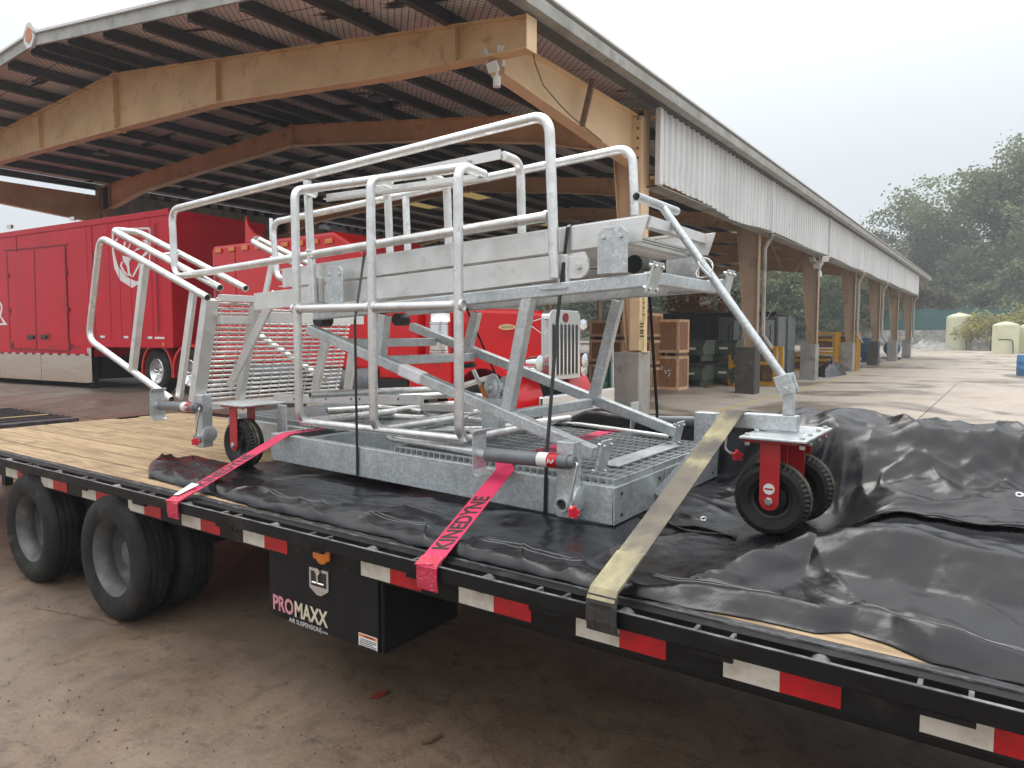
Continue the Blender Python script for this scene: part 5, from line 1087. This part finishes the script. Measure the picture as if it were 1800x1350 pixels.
# screw jacks
def jack(x, y, z0, z1, side, lab=True, foot=True):
    jt = B().box((x - .045, y - .04, z0), (x + .045, y + .04, z1)).build('jack_bracket', 'galvanised', pf, bevel=.006)
    B().lathe((x - .005, y - .041, z0 + .065), (0,-1,0), [(.026,-.03),(.026,.022),(.034,.022),(.036,.0)], 24).build('pivot_tube', 'galvanised', jt, smooth=True)
    B().lathe((x - .005, y - .043, z0 + .065), (0,-1,0), [(0,-.0005),(.026,.001)], 20).build('tube_bore', 'lamp_black', jt)
    B().lathe((x + .046, y + .01, z0 + .09), (1,0,0), [(.055,0),(.055,.012),(.03,.018),(0,.018)], 22).build('side_flange', 'galvanised', jt, smooth=True)
    zc = z1 - .085; yc = y - .075
    B().pipe([(x - .42, yc, zc - .012), (x + .045, yc, zc)], .034, 24).build('jack_tube', 'jack_grey', jt, smooth=True); B().pipe([(x + .045, yc, zc), (x + .075, yc, zc + .001)], .028, 18).build('jack_cap', 'jack_grey', jt, smooth=True)
    B().pipe([(x - .47, yc, zc - .013), (x - .41, yc, zc - .012)], .024, 18).build('jack_ram', 'galvanised', jt, smooth=True)
    B().box((x - .03, y - .06, zc - .02), (x + .03, y - .0405, zc + .02)).build('jack_mount', 'galvanised', jt)
    if lab:
        B().lathe((x - .115, yc, zc - .0035), (1,0,.026), [(.0346,0),(.0346,.055)], 24).build('jack_label', 'white_label', jt, smooth=True); B().lathe((x - .060, yc, zc - .002), (1,0,.026), [(.0347,0),(.0347,.055)], 24).build('jack_label', 'tape_red', jt, smooth=True)
        b = B(); [b.beam((x - .05 + .009*k, yc - .0355, zc - .010 + .006*(k % 2)), (x - .046 + .009*k, yc - .0355, zc + .010 - .004*(k % 3)), .002, .005, (1,0,0)) for k in range(4)]; o = b.build('label_print', 'white_label', jt); o['kind'] = 'stuff'
    if foot:
        fx = x - .47; b = B(); rr = .03; a0, a1 = yc - .055, yc + .055; z_0, z_1 = zc - .105, zc + .10
        prof = [(fx + .035, z_0 - .012), (fx + .006, z_0), (fx, z_0 + .02), (fx, z_1 - .02), (fx + .006, z_1), (fx + .035, z_1 + .012)]
        for (xa, za), (xb, zb) in zip(prof, prof[1:]): b.beam((xa, (a0 + a1)/2, za), (xb, (a0 + a1)/2, zb), a1 - a0, .006, (1,0,.01))
        b.build('jack_foot', 'galvanised', jt, bevel=.002)
    kx, kz = x + .085, z0 + .075
    B().pipe(fillet([(x + .07, yc, zc), (x + .095, yc - .012, zc), (x + .065, yc - .03, kz + .02), (x + .07, yc - .03, kz), (kx, yc - .035, kz - .012)], .02), .006, 10).build('crank', 'bolt', jt, smooth=True)
    kn = B(); c = V((kx + .005, yc - .04, kz - .015)); d = V((.62,-.75,-.1)).normalized(); u = d.orthogonal().normalized(); w = d.cross(u)
    kn.poly([c + (u*math.cos(t) + w*math.sin(t))*(.024 + .005*math.cos(5*t)) for t in [2*math.pi*k/40 for k in range(40)]], d*.022); kn.pipe([c - d*.012, c], .013, 12); kn.build('crank_knob', 'knob_red', jt)
    return jt
jack(-1.655, 2.815, .905, 1.262, 1); jack(-4.62, 2.80, .965, 1.335, 1)
jb = B().box((-1.60, 4.256, .93), (-1.46, 4.34, 1.27)).build('jack_bracket', 'galvanised', pf, bevel=.006); B().pipe([(-2.0, 4.36, 1.18), (-1.55, 4.36, 1.20)], .034, 18).build('jack_tube', 'jack_grey', jb, smooth=True); B().box((-2.06, 4.30, 1.08), (-2.05, 4.42, 1.30)).build('jack_foot', 'galvanised', jb, bevel=.003); B().pipe([(-1.55, 4.3, 1.22), (-1.38, 4.3, 1.22)], .026, 14).build('pivot_tube', 'galvanised', jb, smooth=True)
for (x, z) in ((-1.50, 1.05), (-1.56, 1.05), (-1.50, 1.2), (-1.56, 1.2)): bolt(jb, (x, 4.256, z), (0,-1,0), .009, .008)
c = oY(1294, 800, 3.5); B().pipe(fillet([c + V((-.05,0,.12)), c + V((-.055,0,.02)), c + V((-.01,0,0))], .02), .006, 8).build('crank', 'bolt', jb, smooth=True)
kn = B(); d = V((.7,-.7,0)); u = V((0,0,1)); w = d.cross(u); kn.poly([c + (u*math.cos(t) + w*math.sin(t))*(.024 + .005*math.cos(5*t)) for t in [2*math.pi*k/40 for k in range(40)]], d*.025); kn.build('crank_knob', 'knob_red', jb)
B().pipe([(-1.36, 4.1, 1.2), c + V((-.05,0,.12))], .006, 6).build('crank_rod', 'bolt', jb)

# ================================================================== LOAD: folding support frame
YN, YF = 3.05, 4.0
lf = thing('support_frame', (-2.6, 3.5, 1.07), 'galvanised folding support frame of square tube with sloping arms on the wheeled platform', 'frame')
def lb_(a, b_, ya, yb=None, w=.062, h=.062, name='arm', m='galvanised', up=(0,0,1)): return B().beam(oY(*a, ya), oY(*b_, yb if yb is not None else ya), w, h, up).build(name, m, lf, bevel=.006)
nb = lb_((545,579), (1046,796), YN); lb_((724,574), (1190,760), YF)
for a, b_ in (((602,603),(760,590)), ((672,634),(822,615)), ((896,731),(1042,703))):
    p = oY(*a, YN + .034); q = oY(*b_, YF - .034); q = V((p.x, q.y, p.z)); B().beam(p, q, .058, .058).build('cross_bar', 'galvanised', lf, bevel=.006)
for a, b_, y in (((931,517),(893,720),YN), ((1087,527),(1045,695),YF), ((676,553),(668,628),YN), ((838,549),(824,607),YF)): lb_(a, b_, y, w=.056, h=.066, name='upright', up=(1,0,0))
lb_((556,554), (1143,492), YN, h=.064, name='top_beam'); lb_((716,547), (1274,501), YF, h=.064, name='top_beam')
for a, b_, y in (((1159,461),(1143,516),YN), ((1286,475),(1273,525),YF), ((1068,773),(1053,838),YN), ((1197,741),(1186,785),YF)):
    p, q = oY(*a, y), oY(*b_, y); pl_ = B().beam(p, q, .11, .012, (1,0,0)).build('end_plate', 'galvanised', lf, bevel=.003); n = (p - q).cross(V((0,1,0))).normalized()
    if n.x < 0: n = -n
    for t in (.14, .86):
        for dy in (-.038, .038):
            c = q.lerp(p, t) + V((0, dy, 0)); bolt(pl_, c + n*.006, n, .010, .010); bolt(pl_, c - n*.006, -n, .010, .02)
p, q = oY(1150, 487, YN), oY(1280, 499, YF); B().beam(V((p.x - .04, YN + .033, p.z)), V((p.x - .04, YF - .033, p.z)), .06, .06).build('cross_bar', 'galvanised', lf, bevel=.006)
for px, y in ((1077, YN - .042), (591, YN - .042)):
    z0, z1 = ((481, 399) if px > 1000 else (533, 469)); wd = .078 if px > 1000 else .075; c0 = oY(px, z0, y); c1 = oY(px, z1, y)
    pts = [(c0.x - wd, y, c0.z), (c0.x + wd, y, c0.z), (c0.x + wd, y, c1.z - .03), (c0.x + wd - .03, y, c1.z), (c0.x - wd + .03, y, c1.z), (c0.x - wd, y, c1.z - .03)]
    g_ = B().poly(pts, (0, -.010, 0)).build('side_plate', 'galvanised', lf, bevel=.002)
    for dx in (-.045, .045): bolt(g_, (c0.x + dx, y - .010, c1.z - .045), (0,-1,0), .012, .010)
c = oY(1204, 480, YF); B().box((c.x - .10, YF - .045, c.z - .11), (c.x + .10, YF - .034, c.z + .12)).build('side_plate', 'galvanised', lf, bevel=.003)
for px, py, y in ((568,563,3.16),(705,562,3.75),(1122,466,3.2)): c = oY(px, py, y); B().pipe([c + V((0,-.05,0)), c + V((0,.05,0))], .045, 18).build('roller', 'black_hub', lf, smooth=True, ang=40)
d = oY(751, 671, YN) - oY(704, 648, YN); B().beam(oY(706, 649, YN), oY(746, 666, YN), .070, .072).build('paper_wrap', 'paper', lf, bevel=.012)
wc = oY(866, 683, 3.42); wd = thing('hand_winch', wc, 'galvanised hand winch with toothed wheel and black grip handle inside the frame', 'winch')
wb = B(); ax = V((-.35,-.9,.1)).normalized(); u = ax.orthogonal().normalized(); w = ax.cross(u)
wb.poly([wc + (u*math.cos(t) + w*math.sin(t))*(.085 + (.006 if k % 2 else 0)) for k, t in enumerate([2*math.pi*k/60 for k in range(60)])], ax*.010); wb.build('gear_wheel', 'galvanised', wd)
B().lathe(wc + ax*.011, ax, [(0,.03),(.02,.03),(.03,.012),(.06,.008),(.07,0)], 30).build('gear_boss', 'galvanised', wd, smooth=True)
B().lathe(wc - ax*.09, ax, [(0,0),(.08,0),(.08,.008),(.04,.01),(.04,.085)], 30).build('drum', 'galvanised', wd, smooth=True)
B().beam(wc - ax*.10 + V((0,0,-.10)), wc + ax*.03 + V((0,0,-.10)), .16, .09).build('winch_base', 'galvanised', wd, bevel=.005); B().box(wc + V((-.06,-.03,-.30)), wc + V((.06,.05,-.14))).build('winch_post', 'galvanised', wd)
h0, h1, h2 = oY(856, 702, 3.36), oY(832, 650, 3.34), oY(829, 640, 3.34); B().beam(h0, h1, .012, .022).build('crank_arm', 'bolt', wd); hm = h0.lerp(h1, .48); B().beam(h0 + V((0,-.002,0)), hm + V((0,-.002,0)), .0125, .024).build('crank_sleeve', 'orange_lens', wd); bpy.data.objects['crank_sleeve'].data.materials[0] = mat('rust_orange', (.45,.13,.03), .6)
B().pipe([oY(834, 641, 3.34), oY(806, 645, 3.34)], .016, 14).build('grip', 'black_hub', wd, smooth=True)

# ================================================================== LOAD: aluminium gangway with handrails
GYN, GYF = 3.075, 3.80
gw = thing('gangway', (-3, 3.4, 1.9), 'aluminium gangway with deep side boards and looped handrails lying on the support frame', 'gangway')
PR = .0265
Uu = [(495,474),(1141,378),(1126,426),(497,507)]; Ll = [(446,516),(1028,442),(1035,457),(1034,478),(967,492),(812,512),(447,545)]
for nm, pg in (('side_board', Uu), ('lower_board', Ll)):
    P = [oY(x, y, GYN) for x, y in pg]
    if nm == 'side_board': P[2].z += .004; P[3].z += .004
    B().poly(P, (0, .012, 0)).build(nm, 'alu_board', gw, bevel=.002); B().poly([V((p.x + (.06 if nm == 'side_board' else 0), GYF, p.z)) for p in P], (0, .012, 0)).build(nm, 'alu_board', gw, bevel=.002)
    top = sorted(P, key=lambda p: -p.z)
for i, (a, b_) in enumerate((((495,474),(1141,378)), ((497,505),(1126,424)))):
    p, q = oY(*a, GYN + .045), oY(*b_, GYN + .045); dz = -.004 if i == 0 else .004
    for y in (GYN + .04, GYF - .03): B().beam((p.x, y, p.z + dz), (q.x, y, q.z + dz), .055, .006).build('board_flange', 'alu_board', gw)
p0_, p1_ = oY(500, 506, GYN), oY(1120, 428, GYN)
for k in range(13):
    t = (k + .3)/13; c = p0_.lerp(p1_, t); tr = B().box((c.x - .11, GYN + .013, c.z + .01), (c.x + .11, GYF - .001, c.z + .018)).build('tread', 'alu_board', gw)
    B().box((c.x + .104, GYN + .013, c.z + .0185), (c.x + .110, GYF - .001, c.z + .055)).build('tread_nosing', 'alu_board', tr)
    if k == 12:
        b = B()
        for r_ in range(2):
            for q in range(26): b.box((c.x + .1105, GYN + .03 + q*.026, c.z + .026 + r_*.013), (c.x + .112, GYN + .043 + q*.026, c.z + .031 + r_*.013))
        b.build('perforations', 'lamp_black', tr)
for k in range(2):
    c = p0_.lerp(p1_, .97 - .06*k); B().beam((c.x + .12, GYN + .014, c.z + .10 - .07*k), (c.x + .12, GYF - .001, c.z + .10 - .07*k), .05, .05).build('cross_tube', 'alu_board', gw)
def rail(par, pts, name='handrail', r=PR, fr=.10, hollow=0, m='aluminium'): return B().pipe(fillet(pts, fr, 8), r, 16, hollow=hollow).build(name, m, par, smooth=True)
H = 3.02
rail(gw, [oY(975,489,H), oY(965,201,H), oY(302,369,H), oY(308,487,H), oY(964,380,H)])
B().pipe([oY(540,318,H), oY(551,529,H)], PR, 16).build('handrail_post', 'aluminium', gw, smooth=True)
HF = 3.84
rail(gw, [oY(1116,379,HF), oY(1111,259,HF), oY(479,391,HF), oY(487,492,HF), oY(820,440,HF)])
B().pipe([oY(713,346,HF), oY(717,446,HF)], PR, 16).build('handrail_post', 'aluminium', gw, smooth=True)
def ring_weld(c, d, par, r=PR): d = V(d).normalized(); B().lathe(V(c) - d*.008, d, [(r*1.0,0),(r*1.22,.004),(r*1.25,.008),(r*1.22,.012),(r*1.0,.016)], 16).build('weld_bead', 'aluminium', par, smooth=True)
for px, py, dd in ((541,328,(0,0,1)), (546,441,(0,0,1)), (960,381,(1,0,0)), (551,452,(0,0,1))): ring_weld(oY(px, py, H), dd, gw)
for xa in (551, 975):
    c = oY(xa, 505 if xa < 900 else 470, GYN - .012); B().box(c + V((.028,-.02,-.10)), c + V((.085,.011,.06))).build('post_socket', 'aluminium', gw, bevel=.006); B().box(c + V((-.06,-.055,-.112)), c + V((.10,.011,-.102))).build('socket_plate', 'galvanised', gw)
c = oY(1010, 470, GYN - .004); B().poly([c + V((.055*math.cos(a) + .03, 0, .055*math.sin(a))) for a in [R(-90 + 15*k) for k in range(13)]] + [c + V((-.10,0,.055)), c + V((-.10,0,-.055))], (0,-.012,0)).build('pivot_lug', 'alu_board', gw, bevel=.002); bolt(gw, c + V((.03,-.012,0)), (0,-1,0), .016, .018)

# ================================================================== LOAD: safety cage standing in front
KY = 2.882
cg = thing('safety_cage', (-3.0, 3.0, 1.2), 'upright aluminium safety cage of three hoops leaning against the near side of the gangway', 'cage')
hoops = [((512,331),(532,744)), ((649,312),(659,757)), ((800,290),(812,775))]; tops = []
for i, (a, b_) in enumerate(hoops):
    T, Bt = oY(*a, KY), oY(*b_, KY); X_ = (T.x + Bt.x)/2; T.x = Bt.x = X_; bk = .22 if i == 2 else .16
    rail(cg, [V((X_, KY + bk, T.z - .012)), T, Bt, V((X_, KY + .85, Bt.z))], 'hoop', fr=.09, hollow=.8); tops.append((X_, T.z, Bt.z))
(xa, ta, ba), (xm, tm, bm_), (xb, tb_, bb) = tops
B().pipe([(xa, KY + .055, ta - .004), (xb, KY + .055, tb_ - .004)], PR, 16).build('long_rail', 'aluminium', cg, smooth=True)
mz = oY(524, 543, KY).z; mz2 = oY(797, 537, KY).z
B().pipe([(xa, KY, mz), (xb, KY, mz2)], PR*.96, 16).build('long_rail', 'aluminium', cg, smooth=True); B().pipe([(xa, KY + .03, ba + .004), (xb, KY + .03, bb + .004)], PR*.96, 16).build('long_rail', 'aluminium', cg, smooth=True)
for x, z in ((xa, mz), (xm, (mz+mz2)/2), (xb, mz2)):
    for s_ in (-1, 1): ring_weld((x + s_*PR, KY, z), (1,0,0), cg)
B().beam(oY(574, 351, KY + .20), oY(858, 314, KY + .20), .055, .006).build('angle_bar', 'alu_board', cg); B().beam(oY(574, 348, KY + .226), oY(858, 311, KY + .226), .006, .05).build('angle_bar', 'alu_board', cg)
ab = B().beam(oY(686, 311, 3.32), oY(880, 271, 3.32), .006, .055).build('angle_bar', 'alu_board', cg); B().beam(oY(686, 307, 3.345), oY(880, 267, 3.345), .05, .006).build('angle_bar', 'alu_board', cg)
for px, py in ((770,297),(827,283)): bolt(ab, oY(px, py, 3.316), (0,-1,0), .009, .03)
for a, b_ in (((918,294),(921,430)), ((789,328),(791,452)), ((685,342),(688,470))):
    T, Bt = oY(*a, 3.52), oY(*b_, 3.52); rail(cg, [V((T.x, 3.33, T.z + .03)), V((T.x, 3.50, T.z + .025)), V((T.x, 3.52, Bt.z))], 'hoop', fr=.09)

# ================================================================== LOAD: folded stair section at the rear end
fs_ = thing('folded_stair', (-5.2, 3.4, 1.25), 'folded aluminium stair section with bar grating at the tail end of the load', 'stair')
SY = 2.92
rail(fs_, [oY(365,523,SY), oY(176,416,SY), oY(156,596,SY), oY(302,702,SY)], 'handrail', fr=.12, hollow=.8)
rail(fs_, [oY(387,506,3.05), oY(196,403,3.05), oY(246,409,3.30), oY(432,507,3.30)], 'handrail', fr=.10, hollow=.8)
rail(fs_, [oY(316,446,3.30), oY(285,451,3.05)], 'handrail_tie', fr=.1)
rail(fs_, [oY(548,480,4.10), oY(444,425,4.10), oY(452,419,4.36), oY(575,478,4.36)], 'handrail', fr=.08, hollow=.8)
rail(fs_, [oY(452,586,4.10), oY(572,668,4.10)], 'handrail', fr=.1)
def fb(a, b_, y, w, h, name='flat_bar', y2=None, up=(1,0,0), m='alu_board'): return B().beam(oY(*a, y), oY(*b_, y2 if y2 is not None else y), w, h, up).build(name, m, fs_, bevel=.003)
fb((255,465), (233,654), SY, .05, .055, 'strut'); fb((340,514), (315,700), SY + .05, .03, .068, 'stringer'); fb((370,526), (346,706), SY + .10, .10, .075, 'stringer')
fb((449,534), (421,702), 3.34, .05, .07, 'upright'); fb((484,516), (403,680), 3.22, .02, .075, 'brace'); bolt(fs_, oY(478, 517, 3.20), (0,-1,0), .012, .012); bolt(fs_, oY(410, 668, 3.20), (0,-1,0), .012, .012)
p = oY(374, 524, 3.06) + V((.09,0,0)); B().beam(p, V((p.x, 3.40, p.z)), .05, .05).build('cross_tube', 'alu_board', fs_, bevel=.003); p = oY(372, 562, 3.06) + V((.09,0,0)); B().beam(p, V((p.x, 3.40, p.z)), .05, .06).build('cross_tube', 'alu_board', fs_, bevel=.003)
p = oY(474, 558, 3.4); B().beam(V((p.x, 3.39, p.z)), V((p.x, 4.35, p.z)), .05, .085).build('cross_tube', 'alu_board', fs_, bevel=.003)
fb((575,594), (553,688), 4.05, .03, .085, 'stringer'); fb((622,600), (611,686), 4.30, .03, .085, 'stringer'); fb((480,452), (466,520), 3.9, .02, .06, 'flat_bar')
b = B(); tA, tB = V((-4.86, 0, 2.04)), V((-5.09, 0, 1.235))
for k in range(22):
    c = tA.lerp(tB, (k + .5)/22); b.pipe([(c.x + .03, 3.06, c.z), (c.x + .03, 4.40, c.z)], .0105, 8)
for k in range(15): y = 3.10 + k*.09; b.pipe([(tA.x + .045, y, tA.z), (tB.x + .045, y, tB.z)], .004, 5)
o = b.build('bar_grating', 'aluminium', fs_, smooth=True); o['kind'] = 'stuff'
B().beam((-4.94, 3.02, 1.215), (-4.94, 4.42, 1.215), .12, .05).build('base_angle', 'alu_board', fs_, bevel=.003)
for y in (3.3, 4.0): B().box((-4.97, y - .03, zp(-4.9) + PH), (-4.80, y + .03, 1.19)).build('support_block', 'alu_board', fs_)

# ================================================================== LOAD: loose pieces on the platform
def loose(pts, z, label, r=.024, fr=.07):
    P = [oZ(x, y, zz) for (x, y), zz in zip(pts, z if isinstance(z, (list, tuple)) else [z]*len(pts))]; c = sum(P, V())/len(P)
    o = B().pipe(fillet(P, fr, 8), r, 16, hollow=.8).build('loose_handrail', 'aluminium', None, smooth=True); return tag(o, label, 'handrail', 'loose handrails lying on the platform')
loose([(850,796),(683,770),(693,757),(925,755)], 1.135, 'loose looped rail lying over the near edge of the grating')
loose([(548,748),(640,730),(892,743)], 1.155, 'loose bent rail lying across the open bay behind the cage', fr=.05)
loose([(690,750),(764,737),(858,720)], 1.20, 'short bent rail crossing on top of the other loose rails', fr=.05)
loose([(545,694),(712,686),(800,683),(870,660)], [1.37,1.36,1.34,1.34], 'long straight rail lying high along the far side of the platform', fr=.05)
loose([(664,726),(740,714),(800,709)], 1.19, 'short rail end poking out behind the flat bar', fr=.05)
loose([(575,722),(668,716),(742,724)], 1.17, 'short straight rail lying under the flat bar behind the first hoop', fr=.05)
loose([(700,699),(790,693),(868,700)], 1.27, 'stout short rail lying under the sloping arm beside the winch', r=.03, fr=.05)
loose([(1000,735),(900,748),(822,764)], 1.16, 'rail reaching back from the last hoop under the front upright', fr=.05)
loose([(978,741),(1060,752),(1178,769)], 1.115, 'thin straight rail on the grating behind the sloping arm', r=.018, fr=.05)
o = B().beam(oY(484, 701, 3.36), oY(742, 703, 3.36), .035, .065).build('flat_bar', 'alu_board', None, bevel=.004); tag(o, 'drilled flat aluminium bar lying on edge above the rear grating', 'bar')
for px in (517, 573, 617, 632, 700): B().lathe(oY(px, 701.5, 3.342), (0,-1,0), [(0,.0012),(.009,.001),(.009,0)], 10).build('drill_hole', 'skid', o)
o = tag(B().beam(oY(742, 716, 3.75), oY(830, 718, 3.75), .04, .05).build('flat_bar', 'alu_board', None, bevel=.004), 'short grey bar lying behind the end of the drilled bar', 'bar')

# ================================================================== STRAPS AND BANDS
def ribbon(b, pts, w, th=.003, wd=V((1,0,0))):
    pts = [V(p) for p in pts]; n = len(pts); vs = []
    for i in range(n):
        t = (pts[min(n-1, i+1)] - pts[max(0, i-1)]).normalized(); s_ = (wd - t*wd.dot(t)).normalized(); nn = s_.cross(t)
        if nn.dot(V((0,-.6,1))) < 0: nn = -nn
        for a, c in ((-1,1),(1,1),(1,-1),(-1,-1)): vs.append(pts[i] + s_*(a*w/2) + nn*(c*th/2))
    fs = [(0,1,2,3), (4*n-1,4*n-2,4*n-3,4*n-4)] + [(4*i+k, 4*i+(k+1) % 4, 4*i+4+(k+1) % 4, 4*i+4+k) for i in range(n-1) for k in range(4)]
    return b.add(vs, fs)
def strap_text(b, s, p, q, w, frac=.78, wd=V((1,0,0)), l=.0022, length=None, start=0.):
    p, q = V(p), V(q); t = (q - p).normalized(); s_ = (wd - t*wd.dot(t)).normalized(); nn = s_.cross(t)
    if nn.z < 0: nn = -nn
    ln = length or (q - p).length; vs, fs = text2d(s, ln, w*frac, .034)
    b.add([p + t*(start + x) - s_*(y - w*frac/2) + nn*l for x, y in vs], fs)
def sag(p, q, d, n=10): p, q = V(p), V(q); return [p.lerp(q, k/n) + V((0,0,-d*4*(k/n)*(1-k/n))) for k in range(n+1)]
s1_ = thing('ratchet_strap', (-3.7, 2.02, .78), 'pink red lashing strap with black print nearest the trailer tail', 'strap', 'pink red lashing straps')
xr = oY(305, 880, 2.01).x; zA = zp(-3.83) + PH + .004; A, Bq = V((xr, 2.004, ZR + .004)), V((-3.80, 2.856, zA))
ribbon(B(), [(xr, 2.0105, .775), (xr, 2.006, .80), (xr, 2.004, ZR - .006), A, Bq, V((-3.82, 2.92, zA + .002)), V((-3.88, 4.24, zA + .002)), V((-3.88, 4.27, zA - .01)), V((-3.9, 4.65, ZR))], .1).build('webbing', 'strap_pink', s1_)
ribbon(B(), [(xr, 2.0065, .772), (xr, 2.002, .80), (xr, 2.0005, ZR - .003), A + V((-.003,-.002,.003)), A.lerp(Bq, .14) + V((0,-.002,.004))], .102).build('sewn_end', 'strap_end', s1_)
b = B(); strap_text(b, 'KINEDYNE', A.lerp(Bq, .20), A.lerp(Bq, .66), .1); b.build('lettering', 'print_black', s1_); b = B(); strap_text(b, 'KINEDYNE', V((-3.83, 3.0, zA + .004)), V((-3.86, 3.6, zA + .004)), .1); b.build('lettering', 'print_black', s1_)
m_ = A.lerp(Bq, .06); B().add([m_ + V((-.05,-.012,.008)), m_ + V((-.01,-.004,.012)), m_ + V((.0,.11,.05)), m_ + V((-.055,.10,.055))], [(0,1,2,3)]).build('strap_tag', 'white_label', s1_)
s2_ = thing('ratchet_strap', (-2.0, 2.02, .78), 'pink red lashing strap with black print near the middle of the load', 'strap', 'pink red lashing straps')
xr = oY(752, 965, 2.01).x; zB = zp(-2.03) + PH; A, Bq = V((xr, 2.004, ZR + .004)), V((-2.05, 2.856, zB + .006)); C_ = V((-2.07, 2.872, zB + .034)); D_ = V((-2.2, 4.22, zB + .034))
ribbon(B(), [(xr, 2.0105, .765), (xr, 2.005, .80), (xr, 2.004, ZR - .006), A, Bq, C_, D_, V((-2.2, 4.26, zB)), V((-2.22, 4.65, ZR))], .1).build('webbing', 'strap_pink', s2_)
ribbon(B(), [(xr, 2.0065, .762), (xr, 2.001, .80), (xr, 2.0005, ZR - .003), A + V((-.003,-.002,.003)), A.lerp(Bq, .07) + V((0,-.002,.004))], .102).build('sewn_end', 'strap_end', s2_)
for p_, q_ in ((A.lerp(Bq, .13), A.lerp(Bq, .66)), (C_.lerp(D_, .08), C_.lerp(D_, .40)), (C_.lerp(D_, .52), C_.lerp(D_, .84))):
    b = B(); strap_text(b, 'KINEDYNE', p_, q_, .1); b.build('lettering', 'print_black', s2_)
s3_ = thing('lashing_strap', (-1.05, 2.02, .78), 'wide worn yellow lashing strap with a flat steel hook', 'strap')
xr = -1.05; A = V((xr, 2.02, ZR + .062)); Bq = V((xr, 3.298, 1.392)); 
ribbon(B(), [V((xr, 1.994, ZR + .040)), A] + [A.lerp(Bq, k/8) for k in range(1, 9)] + [V((xr, 3.365, 1.392)), V((xr, 4.4, 1.26)), V((xr, 4.65, ZR))], .098, .004).build('webbing', 'strap_yellow', s3_)
ribbon(B(), [V((xr, 1.989, ZR + .036)), A + V((0,-.006,.006)), A.lerp(Bq, .08) + V((0,-.003,.006)), A.lerp(Bq, .15) + V((0,-.003,.005))], .100, .004).build('sewn_end', 'strap_yellow', s3_)
hk = B(); P = [(xr + .002, 2.0, ZR + .052), (xr + .002, 1.991, ZR + .02), (xr + .002, 1.992, ZR - .035), (xr + .002, 2.002, ZR - .068), (xr + .002, 2.014, ZR - .076)]; ribbon(hk, P, .112, .007); h_ = hk.build('flat_hook', 'hook', s3_, bevel=.002)
B().box((xr - .038, 1.9865, ZR + .012), (xr + .042, 1.9885, ZR + .026)).build('hook_slot', 'lamp_black', h_)
for dx in (-.025, .025): B().beam((xr + dx, 1.9935, ZR - .058), (xr + dx, 1.988, ZR - .025), .010, .006, (0,1,0)).build('hook_rib', 'hook', h_, bevel=.002)
b1 = B(); ribbon(b1, [oY(628,836,2.853), oY(628,800,2.853), oY(626,700,2.853), oY(624,562,2.853), oY(641,444,3.064), V((oY(641,444,3.064).x, 3.08, oY(641,444,3.06).z + .012)), V((oY(641,444,3.06).x, 3.82, oY(641,444,3.06).z + .012)), V((-3.0, 4.255, 1.2)), V((-3.0, 4.257, zp(-3.0)))], .020, .002)
tag(b1.build('steel_band', 'band'), 'thin black packing band round the load beside the middle cage hoop', 'band')
b2 = B(); q = oY(998, 399, 3.064); ribbon(b2, [oY(958, 905, 2.853), oY(959, 860, 2.853), oY(961, 800, 2.853), oY(980, 560, 3.012), q, V((q.x, 3.08, q.z + .012)), V((q.x, 3.82, q.z + .012)), oY(1142, 520, 4.05), oY(1155, 725, 4.262), V((oY(1155, 725, 4.262).x, 4.262, zp(-1.8)))], .020, .002)
tag(b2.build('steel_band', 'band'), 'thin black packing band round the load near the front handrail end', 'band')
# ================================================================== HAZE
hz = B().box((-960, -960, -1), (960, 1560, 42)).build('haze', None, loc=(0, 0, 0)); hz['kind'] = 'stuff'
HM = bpy.data.materials.new('damp_air'); HM.use_nodes = True; hn = HM.node_tree.nodes; hn.clear()
ho = hn.new('ShaderNodeOutputMaterial'); hv = hn.new('ShaderNodeVolumePrincipled'); hv.inputs['Density'].default_value = .0016; hv.inputs['Color'].default_value = (.92,.95,1,1)
HM.node_tree.links.new(hv.outputs[0], ho.inputs['Volume']); hz.data.materials.append(HM)
